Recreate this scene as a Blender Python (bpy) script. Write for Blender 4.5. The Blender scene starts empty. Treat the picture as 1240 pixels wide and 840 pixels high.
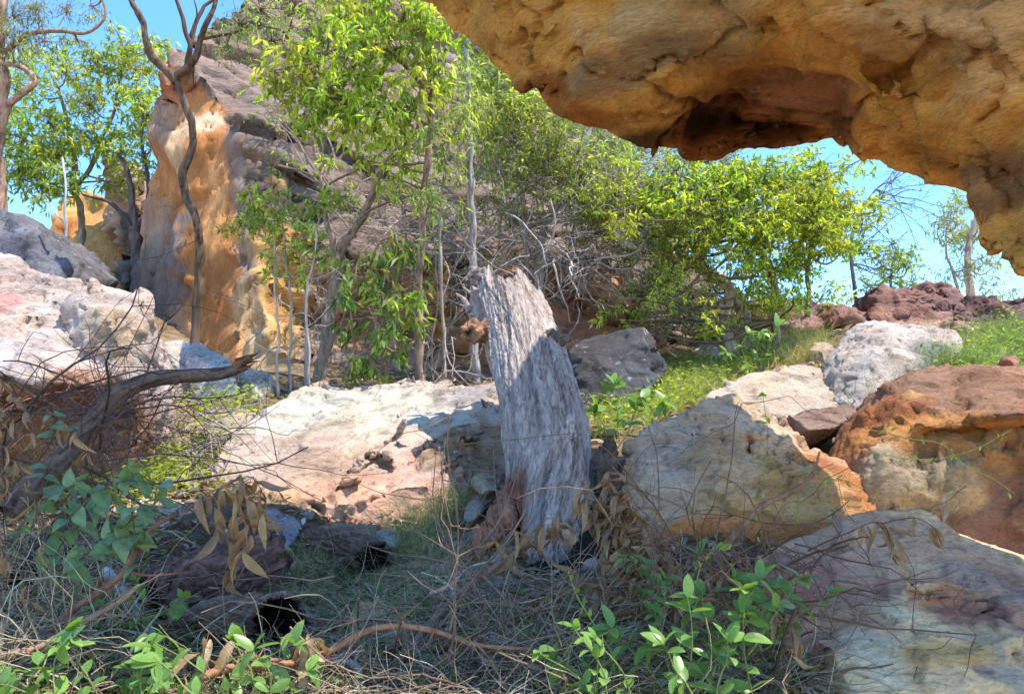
import bpy, math, random
import numpy as np
from mathutils import Vector
from mathutils.geometry import delaunay_2d_cdt

# ------------------------------------------------------------ camera, world, sun, exposure
S = bpy.context.scene
COL = S.collection
PITCH = math.radians(8.0)
CAMZ = 1.5
FPX = 964.0                      # focal length in photograph pixels (1240 wide)
cam_d = bpy.data.cameras.new('camera'); cam_d.sensor_width = 36.0; cam_d.lens = FPX*36.0/1240.0
cam_d.clip_start = 0.05; cam_d.clip_end = 2000
cam = bpy.data.objects.new('camera', cam_d); COL.objects.link(cam)
cam.location = (0, 0, CAMZ); cam.rotation_euler = (math.radians(90)+PITCH, 0, 0)
S.camera = cam

SUN = Vector((0.38, -0.19, 0.90)).normalized()     # direction towards the sun
w = bpy.data.worlds.new("World"); S.world = w; w.use_nodes = True
wn = w.node_tree.nodes; wl = w.node_tree.links
sky = wn.new('ShaderNodeTexSky'); sky.sky_type = 'NISHITA'; sky.sun_disc = False
sky.sun_elevation = math.asin(SUN.z); sky.sun_rotation = math.atan2(SUN.x, SUN.y)
sky.air_density = 1.0; sky.dust_density = 0.0; sky.ozone_density = 1.4; sky.altitude = 1500
bg = wn['Background']; bg.inputs['Strength'].default_value = 0.15
hs = wn.new('ShaderNodeHueSaturation'); hs.inputs['Saturation'].default_value = 1.24
wl.new(sky.outputs['Color'], hs.inputs['Color']); wl.new(hs.outputs['Color'], bg.inputs['Color'])
sd = bpy.data.lights.new('sun', 'SUN'); sd.energy = 2.4; sd.angle = math.radians(0.5); sd.color = (1.0, 0.93, 0.82)
so = bpy.data.objects.new('sun', sd); COL.objects.link(so)
so.rotation_euler = (-SUN).to_track_quat('-Z', 'Y').to_euler()
so.location = (8, -4, 20)
S.view_settings.view_transform = 'Standard'; S.view_settings.look = 'None'
S.view_settings.exposure = 1.88; S.view_settings.gamma = 1.0
S.render.engine = 'CYCLES'
S.cycles.max_bounces = 8; S.cycles.diffuse_bounces = 5; S.cycles.glossy_bounces = 2
S.cycles.transmission_bounces = 4; S.cycles.transparent_max_bounces = 4
S.cycles.use_denoising = True

# ------------------------------------------------------------ helpers
cp, sp = math.cos(PITCH), math.sin(PITCH)
def P(u, v, d):
    x = (u-620.0)/FPX*d; y = (420.0-v)/FPX*d
    return np.array([x, d*cp - y*sp, CAMZ + d*sp + y*cp])
def PA(a):
    a = np.asarray(a, float); x = (a[:, 0]-620)/FPX*a[:, 2]; y = (420-a[:, 1])/FPX*a[:, 2]
    return np.stack([x, a[:, 2]*cp-y*sp, CAMZ+a[:, 2]*sp+y*cp], 1)
def px(p):                       # world to (u, v, d)
    p = np.atleast_2d(p); dy = p[:, 1]; dz = p[:, 2]-CAMZ
    d = dy*cp+dz*sp; y = -dy*sp+dz*cp; d_ = np.maximum(d, 1e-3)
    return 620+FPX*p[:, 0]/d_, 420-FPX*y/d_, d
rng = np.random.default_rng(7)
TAB = np.random.default_rng(3).random(65536).astype(np.float32)
def _h(i, j, k, s):
    return TAB[((i*73856093) ^ (j*19349663) ^ (k*83492791) ^ (s*2654435)) & 65535]
def noise(p, s=0):               # value noise, -1..1
    p = np.asarray(p, float); f = np.floor(p); t = p-f; f = f.astype(np.int64); t = t*t*t*(t*(t*6-15)+10)
    i, j, k = f[:, 0], f[:, 1], f[:, 2]; r = 0
    for a in (0, 1):
        wx = t[:, 0] if a else 1-t[:, 0]
        for b in (0, 1):
            wy = t[:, 1] if b else 1-t[:, 1]
            for c in (0, 1):
                wz = t[:, 2] if c else 1-t[:, 2]
                r = r + _h(i+a, j+b, k+c, s)*wx*wy*wz
    return r*2-1
def fbm(p, o=4, s=0, g=0.5):
    r = 0; a = 1; p = np.asarray(p, float)
    for q in range(o):
        r = r+a*noise(p+q*17.3, s+q); a *= g; p = p*2.03
    return r
def ridged(p, o=4, s=0):
    r = 0; a = 1; p = np.asarray(p, float)
    for q in range(o):
        r = r+a*(1-2*np.abs(noise(p+q*9.1, s+q))); a *= 0.5; p = p*2.1
    return r
def facet(p, s=0, ids=False):               # voronoi cells, each with its own tilt: chipped stone. returns value, edge distance
    f = np.floor(p).astype(np.int64); best = np.full(len(p), 9e9); sec = best.copy(); val = np.zeros(len(p)); cid = np.zeros(len(p), np.int64)
    for a in (-1, 0, 1):
        for b in (-1, 0, 1):
            for c in (-1, 0, 1):
                i, j, k = f[:, 0]+a, f[:, 1]+b, f[:, 2]+c
                q = np.stack([i+_h(i, j, k, s), j+_h(i, j, k, s+1), k+_h(i, j, k, s+2)], 1)
                dv = p-q; d = (dv**2).sum(1)
                n = np.stack([_h(i, j, k, s+3), _h(i, j, k, s+4), _h(i, j, k, s+5)], 1)-0.5
                v = (dv*n).sum(1)*1.9+(_h(i, j, k, s+6)-0.5)*.45
                m = d < best
                sec = np.where(m, best, np.minimum(sec, d)); val = np.where(m, v, val); cid = np.where(m, (i*7919+j*104729+k*1299709) & 0xffffff, cid); best = np.where(m, d, best)
    return (val, np.sqrt(sec)-np.sqrt(best), cid) if ids else (val, np.sqrt(sec)-np.sqrt(best))
def smooth01(x):
    x = np.clip(x, 0, 1); return x*x*(3-2*x)

def mk_mesh(name, V, F, col=None, smooth=True):
    V = np.asarray(V, np.float32)
    me = bpy.data.meshes.new(name)
    if isinstance(F, np.ndarray):
        k = F.shape[1]; me.vertices.add(len(V)); me.vertices.foreach_set('co', V.ravel())
        me.loops.add(F.size); me.loops.foreach_set('vertex_index', F.astype(np.int32).ravel())
        me.polygons.add(len(F)); me.polygons.foreach_set('loop_start', np.arange(0, F.size, k, dtype=np.int32))
        me.update(calc_edges=True); me.validate()
    else:
        me.from_pydata(V.tolist(), [], F)
    me.polygons.foreach_set('use_smooth', np.full(len(me.polygons), smooth))
    if col is not None:
        ca = me.color_attributes.new('Col', 'FLOAT_COLOR', 'POINT')
        c = np.ones((len(V), 4), np.float32); c[:, :3] = col; ca.data.foreach_set('color', c.ravel())
    me.update()
    return me
def add(name, me, mat=None, parent=None, label=None, cat=None, group=None, kind=None, loc=None):
    o = bpy.data.objects.new(name, me); COL.objects.link(o)
    if mat is not None and me is not None and not me.materials: me.materials.append(mat)
    if parent is not None: o.parent = parent
    if loc is not None: o.location = loc
    if label: o['label'] = label
    if cat: o['category'] = cat
    if group: o['group'] = group
    if kind: o['kind'] = kind
    return o

# ------------------------------------------------------------ materials
def nt(name):
    m = bpy.data.materials.new(name); m.use_nodes = True
    return m, m.node_tree.nodes, m.node_tree.links, m.node_tree.nodes['Principled BSDF']
def N(n, t, **k):
    x = n.new(t)
    for a, b in k.items():
        if a in x.inputs.keys(): x.inputs[a].default_value = b
        else: setattr(x, a, b)
    return x
def ramp(n, src, l, pts):
    r = n.new('ShaderNodeValToRGB'); e = r.color_ramp.elements
    e[0].position, e[0].color = pts[0][0], (*pts[0][1], 1); e[1].position, e[1].color = pts[-1][0], (*pts[-1][1], 1)
    for p_, c in pts[1:-1]:
        x = e.new(p_); x.color = (*c, 1)
    l.new(src, r.inputs[0]); return r
def mulcol(n, l, a, b, fac=1.0):
    m = N(n, 'ShaderNodeMix', data_type='RGBA', blend_type='MULTIPLY'); m.inputs[0].default_value = fac
    l.new(a, m.inputs[6]); l.new(b, m.inputs[7]); return m.outputs[2]
def rock_mat(name, stretch=(1, 1, 1), rot=(0, 0, 0), scale=1.0, contrast=0.35, spots=0.0, spotcol=(0.75, 0.74, 0.72), lichen=0.0, lichencol=(.1, .1, .1), bump=0.5, rough=0.9, lines=0.0, pits_s=1.0):
    """colour from the mesh's pigment map, broken up by grain, streaks along the bedding, lichen spots and fine relief"""
    m, n, l, b = nt(name)
    at = N(n, 'ShaderNodeAttribute', attribute_name='Col')
    tc = n.new('ShaderNodeTexCoord'); mp = n.new('ShaderNodeMapping'); mp.inputs['Scale'].default_value = [s*scale for s in stretch]; mp.inputs['Rotation'].default_value = rot
    l.new(tc.outputs['Object'], mp.inputs[0])
    c = at.outputs['Color']
    n1 = N(n, 'ShaderNodeTexNoise', Scale=3.0, Detail=9.0, Roughness=0.62); l.new(mp.outputs[0], n1.inputs['Vector'])
    r1 = ramp(n, n1.outputs['Fac'], l, [(0.28, (1-contrast, 1-contrast*1.05, 1-contrast*1.1)), (0.5, (1, 1, 1)), (0.72, (1+contrast*.6,)*3)])
    c = mulcol(n, l, c, r1.outputs[0])
    n2 = N(n, 'ShaderNodeTexNoise', Scale=38.0, Detail=6.0, Roughness=0.7); l.new(mp.outputs[0], n2.inputs['Vector'])
    r2 = ramp(n, n2.outputs['Fac'], l, [(0.3, (0.62, 0.60, 0.58)), (0.5, (1, 1, 1)), (0.75, (1.25, 1.24, 1.22))])
    c = mulcol(n, l, c, r2.outputs[0], 0.9)
    # hue drift
    n3 = N(n, 'ShaderNodeTexNoise', Scale=1.7, Detail=5.0, Roughness=0.6); l.new(tc.outputs['Object'], n3.inputs['Vector'])
    r3 = ramp(n, n3.outputs['Fac'], l, [(0.35, (1.14, 0.95, 0.78)), (0.65, (0.98, 1.0, 1.01))])
    c = mulcol(n, l, c, r3.outputs[0], 0.8)
    for amt, cc, sc, off in ((spots, spotcol, 9.0, 0), (lichen, lichencol, 14.0, 7)):
        if amt > 0:
            v = N(n, 'ShaderNodeTexNoise', Scale=sc*scale, Detail=8.0, Roughness=0.68); mo = n.new('ShaderNodeMapping'); mo.inputs['Location'].default_value = (off, off, off)
            l.new(tc.outputs['Object'], mo.inputs[0]); l.new(mo.outputs[0], v.inputs['Vector'])
            th = 0.66-0.22*amt
            rr = ramp(n, v.outputs['Fac'], l, [(th, (0, 0, 0)), (th+0.07, (1, 1, 1))])
            mx = N(n, 'ShaderNodeMix', data_type='RGBA'); l.new(rr.outputs[0], mx.inputs[0]); l.new(c, mx.inputs[6]); mx.inputs[7].default_value = (*cc, 1)
            g = n.new('ShaderNodeMath'); g.operation = 'MULTIPLY'; l.new(rr.outputs[0], g.inputs[0]); g.inputs[1].default_value = 0.75; l.new(g.outputs[0], mx.inputs[0])
            c = mx.outputs[2]
    if lines > 0:                # thin dark bedding cracks
        wv = N(n, 'ShaderNodeTexWave', Scale=2.2, Distortion=9.0, Detail=5.0); wv.inputs['Detail Scale'].default_value = 1.6; wv.bands_direction = 'Z'
        l.new(mp.outputs[0], wv.inputs['Vector'])
        rr = ramp(n, wv.outputs['Fac'], l, [(0.0, (1-lines,)*3), (0.06, (1, 1, 1))]); c = mulcol(n, l, c, rr.outputs[0])
    l.new(c, b.inputs['Base Color']); b.inputs['Roughness'].default_value = rough; b.inputs['Specular IOR Level'].default_value = 0.06
    vo = N(n, 'ShaderNodeTexVoronoi', Scale=34.0*pits_s); l.new(tc.outputs['Object'], vo.inputs['Vector']); vn = N(n, 'ShaderNodeTexNoise', Scale=4.0, Detail=3.0); l.new(tc.outputs['Object'], vn.inputs['Vector'])
    pr = ramp(n, vo.outputs['Distance'], l, [(0.10, (0, 0, 0)), (0.24, (1, 1, 1))]); vr = ramp(n, vn.outputs['Fac'], l, [(0.5, (1, 1, 1)), (0.62, (0, 0, 0))]); pit = N(n, 'ShaderNodeMath', operation='MAXIMUM'); l.new(pr.outputs[0], pit.inputs[0]); l.new(vr.outputs[0], pit.inputs[1])
    n4 = N(n, 'ShaderNodeTexNoise', Scale=11.0, Detail=12.0, Roughness=0.68); l.new(mp.outputs[0], n4.inputs['Vector'])
    bp = N(n, 'ShaderNodeBump', Strength=bump, Distance=0.05); l.new(n4.outputs['Fac'], bp.inputs['Height'])
    n5 = N(n, 'ShaderNodeTexNoise', Scale=70.0, Detail=6.0, Roughness=0.7); l.new(mp.outputs[0], n5.inputs['Vector'])
    bp2 = N(n, 'ShaderNodeBump', Strength=bump*0.7, Distance=0.012); l.new(n5.outputs['Fac'], bp2.inputs['Height']); l.new(bp.outputs[0], bp2.inputs['Normal'])
    bp3 = N(n, 'ShaderNodeBump', Strength=.6, Distance=0.012); l.new(pit.outputs[0], bp3.inputs['Height']); l.new(bp2.outputs[0], bp3.inputs['Normal'])
    l.new(bp3.outputs[0], b.inputs['Normal'])
    return m
def leaf_mat(name, trans=0.45, tint=(1.9, 1.75, 0.6), rough=0.45, spec=0.4):
    m, n, l, b = nt(name)
    at = N(n, 'ShaderNodeAttribute', attribute_name='Col')
    l.new(at.outputs['Color'], b.inputs['Base Color']); b.inputs['Roughness'].default_value = rough; b.inputs['Specular IOR Level'].default_value = spec
    tr = n.new('ShaderNodeBsdfTranslucent'); cm = N(n, 'ShaderNodeMix', data_type='RGBA', blend_type='MULTIPLY'); cm.inputs[0].default_value = 1
    l.new(at.outputs['Color'], cm.inputs[6]); cm.inputs[7].default_value = (*tint, 1); l.new(cm.outputs[2], tr.inputs['Color'])
    mx = n.new('ShaderNodeMixShader'); mx.inputs[0].default_value = trans
    l.new(b.outputs[0], mx.inputs[1]); l.new(tr.outputs[0], mx.inputs[2]); l.new(mx.outputs[0], n['Material Output'].inputs['Surface'])
    return m
def bark_mat(name, stretch=(14, 14, 1.2), contrast=0.5, bump=0.8, scale=1.0, grain=False):
    m, n, l, b = nt(name)
    at = N(n, 'ShaderNodeAttribute', attribute_name='Col')
    tc = n.new('ShaderNodeTexCoord'); mp = n.new('ShaderNodeMapping'); mp.inputs['Scale'].default_value = [s*scale for s in stretch]
    ga = N(n, 'ShaderNodeAttribute', attribute_name='grain') if grain else None
    l.new(ga.outputs['Vector'] if grain else tc.outputs['Object'], mp.inputs[0])
    n1 = N(n, 'ShaderNodeTexNoise', Scale=2.0, Detail=8.0, Roughness=0.65); l.new(mp.outputs[0], n1.inputs['Vector'])
    r1 = ramp(n, n1.outputs['Fac'], l, [(0.33, (1-contrast,)*3), (0.5, (1, 1, 1)), (0.68, (1+contrast*.6,)*3)])
    c = mulcol(n, l, at.outputs['Color'], r1.outputs[0])
    l.new(c, b.inputs['Base Color']); b.inputs['Roughness'].default_value = 0.9; b.inputs['Specular IOR Level'].default_value = 0.08
    bp = N(n, 'ShaderNodeBump', Strength=bump, Distance=0.02); l.new(n1.outputs['Fac'], bp.inputs['Height']); l.new(bp.outputs[0], b.inputs['Normal'])
    return m
M = {}
M['overhang'] = rock_mat('ochre_sandstone', stretch=(.8, .8, 3.2), rot=(0.1, 0.35, 0), contrast=0.5, bump=0.9, lichen=0.12, lichencol=(.14, .08, .04), spots=.1, spotcol=(.8, .62, .38), lines=.12)
M['pale'] = rock_mat('bleached_sandstone', stretch=(1, 1, 2.6), contrast=0.45, spots=0.22, spotcol=(.60, .54, .49), lichen=0.28, lichencol=(.15, .13, .12), bump=0.9)
M['grey'] = rock_mat('grey_lichened_stone', stretch=(1, 1, 1.8), contrast=0.5, spots=0.2, spotcol=(.46, .45, .43), lichen=0.45, lichencol=(.07, .07, .08), bump=0.7)
M['cliff'] = rock_mat('layered_cliff_sandstone', stretch=(0.5, 0.5, 2.6), rot=(0, 0.42, 0), contrast=0.5, spots=0.05, spotcol=(.62, .58, .54), lichen=0.22, lichencol=(.08, .07, .07), bump=1.0, scale=.8, lines=.15)
M['face'] = rock_mat('orange_cliff_sandstone', stretch=(2.2, 2.2, 0.5), contrast=0.35, bump=0.5, scale=.7, lichen=0.1, lichencol=(.12, .09, .08))
M['brown'] = rock_mat('brown_sandstone', stretch=(1, 1, 1.6), contrast=0.55, bump=0.9, lichen=0.2, lichencol=(.07, .04, .03))
M['cream'] = rock_mat('cream_sandstone', stretch=(0.8, 0.8, 2.6), rot=(0.1, -0.1, 0), contrast=0.42, bump=0.7, lines=0.2, lichen=0.15, lichencol=(.2, .08, .05))
M['red'] = rock_mat('dark_red_stone', contrast=0.5, bump=0.8, spots=0.12, spotcol=(.5, .45, .42), lichen=0.2, lichencol=(.05, .04, .04))

# ------------------------------------------------------------ rock builder
def remesh(V, F, voxel):
    me = bpy.data.meshes.new('tmp'); me.from_pydata([tuple(v) for v in V], [], F); me.update()
    o = bpy.data.objects.new('tmp', me); COL.objects.link(o)
    md = o.modifiers.new('r', 'REMESH'); md.mode = 'VOXEL'; md.voxel_size = voxel; md.adaptivity = 0
    dg = bpy.context.evaluated_depsgraph_get(); ev = o.evaluated_get(dg); m2 = ev.to_mesh()
    nv = len(m2.vertices); co = np.empty(nv*3, np.float32); m2.vertices.foreach_get('co', co)
    nf = len(m2.polygons); lt = np.empty(nf, np.int32); m2.polygons.foreach_get('loop_total', lt)
    li = np.empty(len(m2.loops), np.int32); m2.loops.foreach_get('vertex_index', li)
    assert (lt == 4).all()
    ev.to_mesh_clear(); bpy.data.objects.remove(o); bpy.data.meshes.remove(me)
    return co.reshape(-1, 3).astype(float), li.reshape(-1, 4)
def biggest(V, F):                # keep the main body, drop loose crumbs left by the remesh
    lab = np.arange(len(V)); a = F.ravel(); b = np.roll(F, -1, 1).ravel()
    while True:
        m = np.minimum(lab[a], lab[b]); new = lab.copy(); np.minimum.at(new, a, m); np.minimum.at(new, b, m); new = new[new]; new = new[new]
        if (new == lab).all(): break
        lab = new
    u, c = np.unique(lab, return_counts=True); keep = lab == u[np.argmax(c)]; idx = np.cumsum(keep)-1
    return V[keep], idx[F[keep[F[:, 0]]]]
def normals(V, F):
    fn = np.cross(V[F[:, 2]]-V[F[:, 0]], V[F[:, 3]]-V[F[:, 1]]); n = np.zeros_like(V)
    for k in range(4):
        for a in range(3): n[:, a] += np.bincount(F[:, k], fn[:, a], len(V))
    return n/np.maximum(np.linalg.norm(n, axis=1, keepdims=True), 1e-9)
def lap(V, F, it):
    cnt = np.zeros(len(V))
    for k in range(4): cnt += np.bincount(F[:, k], minlength=len(V))*2.0
    for _ in range(it):
        acc = np.zeros_like(V)
        for k in range(4):
            nb = V[F[:, (k+1) % 4]]+V[F[:, (k+3) % 4]]
            for a in range(3): acc[:, a] += np.bincount(F[:, k], nb[:, a], len(V))
        V = V*0.4+0.6*acc/np.maximum(cnt, 1)[:, None]
    return V
def planes(V, F, size, k, s):      # fracture planes: every patch of the surface is pulled onto its own mean plane
    n = normals(V, F); q = V+np.stack([fbm(V/size*1.1+a*31, 3, s+a) for a in (1, 2, 3)], 1)*size*.14
    _, e, cid = facet(q/size+s, s, True); ax = np.argmax(np.abs(n), 1); sg = n[np.arange(len(n)), ax] > 0; g = cid*8+ax*2+sg
    _, inv = np.unique(g, return_inverse=True); inv = inv.ravel(); ct = np.bincount(inv).astype(float)
    c = np.stack([np.bincount(inv, V[:, a])/ct for a in range(3)], 1); m = np.stack([np.bincount(inv, n[:, a])/ct for a in range(3)], 1); m = m/np.maximum(np.linalg.norm(m, axis=1, keepdims=True), 1e-6)
    m, c = m[inv], c[inv]; d = ((V-c)*m).sum(1); d = np.clip(d, -size*.35, size*.35); return V-m*(d*k)[:, None]
def solid(outline, inner, back, shrink=0.75, creases=(), backf=None):
    """closed body: front surface through the measured points, back pushed away from the viewer"""
    o = [tuple(map(float, p)) for p in outline]; I = [tuple(map(float, p)) for p in inner]
    allp = o+I; n = len(o)
    vs = [Vector((p[0], -p[1])) for p in allp]
    ed = [(i, (i+1) % n) for i in range(n)]+[tuple(c) for c in creases]
    r = delaunay_2d_cdt(vs, ed, [], 1, 1e-4)
    vo, _, fo, ov = r[0], r[1], r[2], r[3]
    pts = []
    for q, v in enumerate(vo):
        if ov[q]: pts.append(allp[ov[q][0]])
        else:
            k = min(range(len(allp)), key=lambda i: (vs[i]-v).length); pts.append((v.x, -v.y, allp[k][2]))
    V = list(PA(pts)); F = [list(f) for f in fo]
    A = PA(o); c = A.mean(0); back = np.asarray(back, float)
    idx = {}
    for q in range(len(vo)):
        for s_ in ov[q]:
            if s_ < n: idx[s_] = q
    B = []
    for i in range(n):
        b = c+(A[i]-c)*shrink+(back if not callable(backf) else backf(A[i])); B.append(len(V)); V.append(b)
    bc = len(V); V.append(c+back*1.15 if backf is None else c+np.array([.3, -.6, 1.0]))
    loop = [idx[i] for i in range(n)]
    for i in range(n):
        j = (i+1) % n
        F.append([loop[j], loop[i], B[i], B[j]]); F.append([B[j], B[i], bc])
    return V, F
UPV = np.array([0, 0, 1.0])
def rock(name, label, outline, inner, mat, col, back=(0, .8, -.3), shrink=0.75, voxel=0.03, smooth=2, chips=(), rough=(), strata=None, blobs=(), cat='rock', mottle=0.12, bandc=.32, creases=(), kind=None, group=None, seed=0, cracks=0, extra=None, backf=None, flat=(), smask=None, mat2=None):
    V, F = solid(outline, inner, back, shrink, creases, backf)
    V, F = remesh(V, F, voxel); V, F = biggest(V, F)
    V = lap(V, F, smooth)
    n = normals(V, F)
    sd_ = seed+len(name)*7
    for (size, amp) in rough:                       # rolling relief
        V = V+n*(fbm(V/size+sd_, 4, sd_)*amp*.7)[:, None]
    for (size, k) in flat: V = planes(V, F, size, k, sd_+3)
    if flat: V = lap(V, F, 1); n = normals(V, F)
    band = np.zeros(len(V)); sm = smask(V) if smask else 1.0
    for (dirv, thick, amp, warp) in ([strata] if strata and not isinstance(strata, list) else (strata or [])):
        dirv = np.asarray(dirv, float); dirv /= np.linalg.norm(dirv)
        s_ = (V@dirv)/thick+fbm(V/(thick*warp), 3, sd_+5)*0.9
        f = np.floor(s_); t = s_-f; k = f.astype(np.int64)
        h0 = _h(k, k*0, k*0, sd_); h1 = _h(k+1, k*0, k*0, sd_)
        h = h0+(h1-h0)*smooth01((t-0.86)/0.14)-0.35*np.exp(-((t-0.9)/0.06)**2)
        brk = 0.55+0.6*np.clip(noise(V/(thick*4.5)+31, sd_+8)+0.4, 0, 1)
        V = V+n*((h-0.5)*amp*brk*sm)[:, None]; n = normals(V, F); band = band+(_h(k, k*0, k*0, sd_+40)-.5)*(.6+.4*noise(V/thick/3, sd_+4))
    for (size, amp) in chips:                       # chipped facets
        v, e = facet(V/size+sd_+fbm(V/size*1.3, 2, sd_)[:, None]*0.25, sd_)
        V = V+n*(v*amp*1.6)[:, None]
    n = normals(V, F)
    if cracks:
        v, e = facet(V/cracks+sd_*3+fbm(V/cracks*1.7, 3, sd_+2)[:, None]*0.4, sd_+20)
        V = V-n*(np.exp(-(e/0.025)**2)*cracks*0.05)[:, None]
    fine = voxel*0.16
    V = V+n*(fbm(V/(voxel*3.5), 3, sd_+3)*fine)[:, None]
    c = np.tile(np.asarray(col, float), (len(V), 1))
    wv = fbm(V*2.2, 4, sd_+9); wv2 = fbm(V*7.0, 4, sd_+12)
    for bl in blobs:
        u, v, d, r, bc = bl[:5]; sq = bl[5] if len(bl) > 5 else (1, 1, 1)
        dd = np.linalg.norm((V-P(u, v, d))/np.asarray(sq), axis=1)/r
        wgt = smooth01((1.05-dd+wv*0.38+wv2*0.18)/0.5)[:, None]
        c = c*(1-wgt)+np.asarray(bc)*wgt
    if extra is not None: c = extra(V, n, c)
    c = c*(1+mottle*wv+mottle*.6*wv2+bandc*band*sm)[:, None]
    g_ = c.mean(1, keepdims=True); c = g_+(c-g_)*1.1
    cen = V.mean(0); cen[2] = V[:, 2].min()
    me = mk_mesh(name, V-cen, F, np.clip(c, 0.01, 0.9))
    if mat2:
        me.materials.append(M[mat]); me.materials.append(M[mat2]); k = smask(V)[F].mean(1) < .45; me.polygons.foreach_set('material_index', k.astype(np.int32))
    return add(name, me, M[mat], label=label, cat=cat, kind=kind, group=group, loc=cen)
# ------------------------------------------------------------ ground
GP = [(0, 840, 2.2), (400, 840, 2.2), (800, 840, 2.15), (1240, 880, 2.2), (100, 720, 2.9), (450, 735, 3.1), (650, 712, 3.6), (850, 710, 3.2),
      (450, 645, 4.3), (230, 600, 4.6), (150, 560, 5.2), (250, 480, 7.0), (330, 470, 7.6), (420, 460, 8.6), (560, 462, 8.6), (620, 520, 6.2), (720, 520, 5.8),
      (820, 470, 7.3), (900, 430, 8.3), (1000, 405, 8.8), (1240, 395, 9.2), (1240, 480, 5.8), (1150, 450, 6.2), (1190, 690, 4.4), (1240, 620, 4.8), (100, 345, 10.5), (0, 330, 10.5), (0, 600, 4.5), (1100, 700, 3.3), (920, 560, 5.0),
      (-300, 600, 5), (-300, 840, 2.4), (1500, 500, 6), (1500, 840, 2.6), (640, 600, 4.4), (560, 610, 4.6), (210, 430, 9.0), (1060, 380, 10.2), (1240, 372, 10.2)]
gp = PA(GP)
gp = np.vstack([gp, [(-3, 0, .25), (0, 0, .15), (3, 0, .3), (-4, -4, -.6), (4, -4, -.6), (0, -12, -2), (-20, -12, -2), (20, -12, -2), (-12, 4, 1.5), (12, 4, 2.2), (-30, 6, 2), (30, 6, 2.5),
      (-12, 16, 4.2), (-4, 15, 3.6), (3, 16, 3.4), (10, 16, 3.0), (20, 18, 2.4), (-30, 30, 5), (0, 30, 4.5), (30, 30, .5), (-60, 60, 2), (0, 60, 1), (60, 60, -3), (60, -60, -4), (-60, -60, -4), (0, -60, -4)]])
def _rbf(pts):
    d = np.linalg.norm(pts[:, None, :2]-pts[None, :, :2], axis=2); n = len(pts)
    A = np.zeros((n+3, n+3)); A[:n, :n] = d+np.eye(n)*-0.12; A[:n, n] = 1; A[:n, n+1:] = pts[:, :2]; A[n, :n] = 1; A[n+1:, :n] = pts[:, :2].T
    return np.linalg.solve(A, np.concatenate([pts[:, 2], [0, 0, 0]]))
GW = _rbf(gp)
def gz(x, y, detail=True):
    x = np.atleast_1d(np.asarray(x, float)); y = np.atleast_1d(np.asarray(y, float))
    z = GW[len(gp)]+GW[len(gp)+1]*x+GW[len(gp)+2]*y
    for i in range(len(gp)): z = z+GW[i]*np.hypot(x-gp[i, 0], y-gp[i, 1])
    if detail:
        q = np.stack([x, y, x*0], 1); z = z+fbm(q*1.3, 4, 41)*0.05+fbm(q*6, 3, 44)*0.018
    return z
def ground_hit(u, v):            # where the ray through a pixel meets the ground
    ds = np.linspace(1.2, 14, 400); p = PA(np.stack([ds*0+u, ds*0+v, ds], 1)); h = p[:, 2]-gz(p[:, 0], p[:, 1], False)
    k = np.argmax(h < 0); return ds[k] if h[k] < 0 else 10.0
xs = np.unique(np.concatenate([np.linspace(-200, -8, 30), np.arange(-8, -4, .2), np.arange(-4, 4, .04), np.arange(4, 8, .2), np.linspace(8, 200, 30)]))
ys = np.unique(np.concatenate([np.linspace(-200, -2, 30), np.arange(-2, 1.5, .25), np.arange(1.5, 6, .04), np.arange(6, 12, .1), np.linspace(12, 200, 40)]))
X, Y = np.meshgrid(xs, ys); Z = gz(X.ravel(), Y.ravel())
Vg = np.stack([X.ravel(), Y.ravel(), Z], 1); nx, ny = len(xs), len(ys)
ii = (np.arange(ny-1)[:, None]*nx+np.arange(nx-1)[None, :]).ravel()
Fg = np.stack([ii, ii+1, ii+nx+1, ii+nx], 1)
bounce_tint = smooth01((1.0-Vg[:, 1])/1.5)[:, None]  # unseen ground behind the camera, paled to bounce warm light into the shade
w1 = smooth01(fbm(Vg*1.1, 4, 77)*0.8+0.5)[:, None]; w2 = smooth01(fbm(Vg*4.5, 4, 78)*0.8+0.4)[:, None]
cg = np.array([.25, .18, .11])*(1-w1)+np.array([.36, .28, .18])*w1; cg = cg*(1-w2*.5)+np.array([.15, .11, .07])*w2*.5; cg = cg*(1-bounce_tint)+np.array([.42, .31, .20])*bounce_tint
M['soil'] = rock_mat('litter_strewn_soil', contrast=0.5, bump=1.0, scale=3.0, spots=0.2, spotcol=(.33, .27, .2), lichen=.3, lichencol=(.06, .045, .03))
add('ground', mk_mesh('ground', Vg, Fg, cg), M['soil'], kind='structure')

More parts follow.
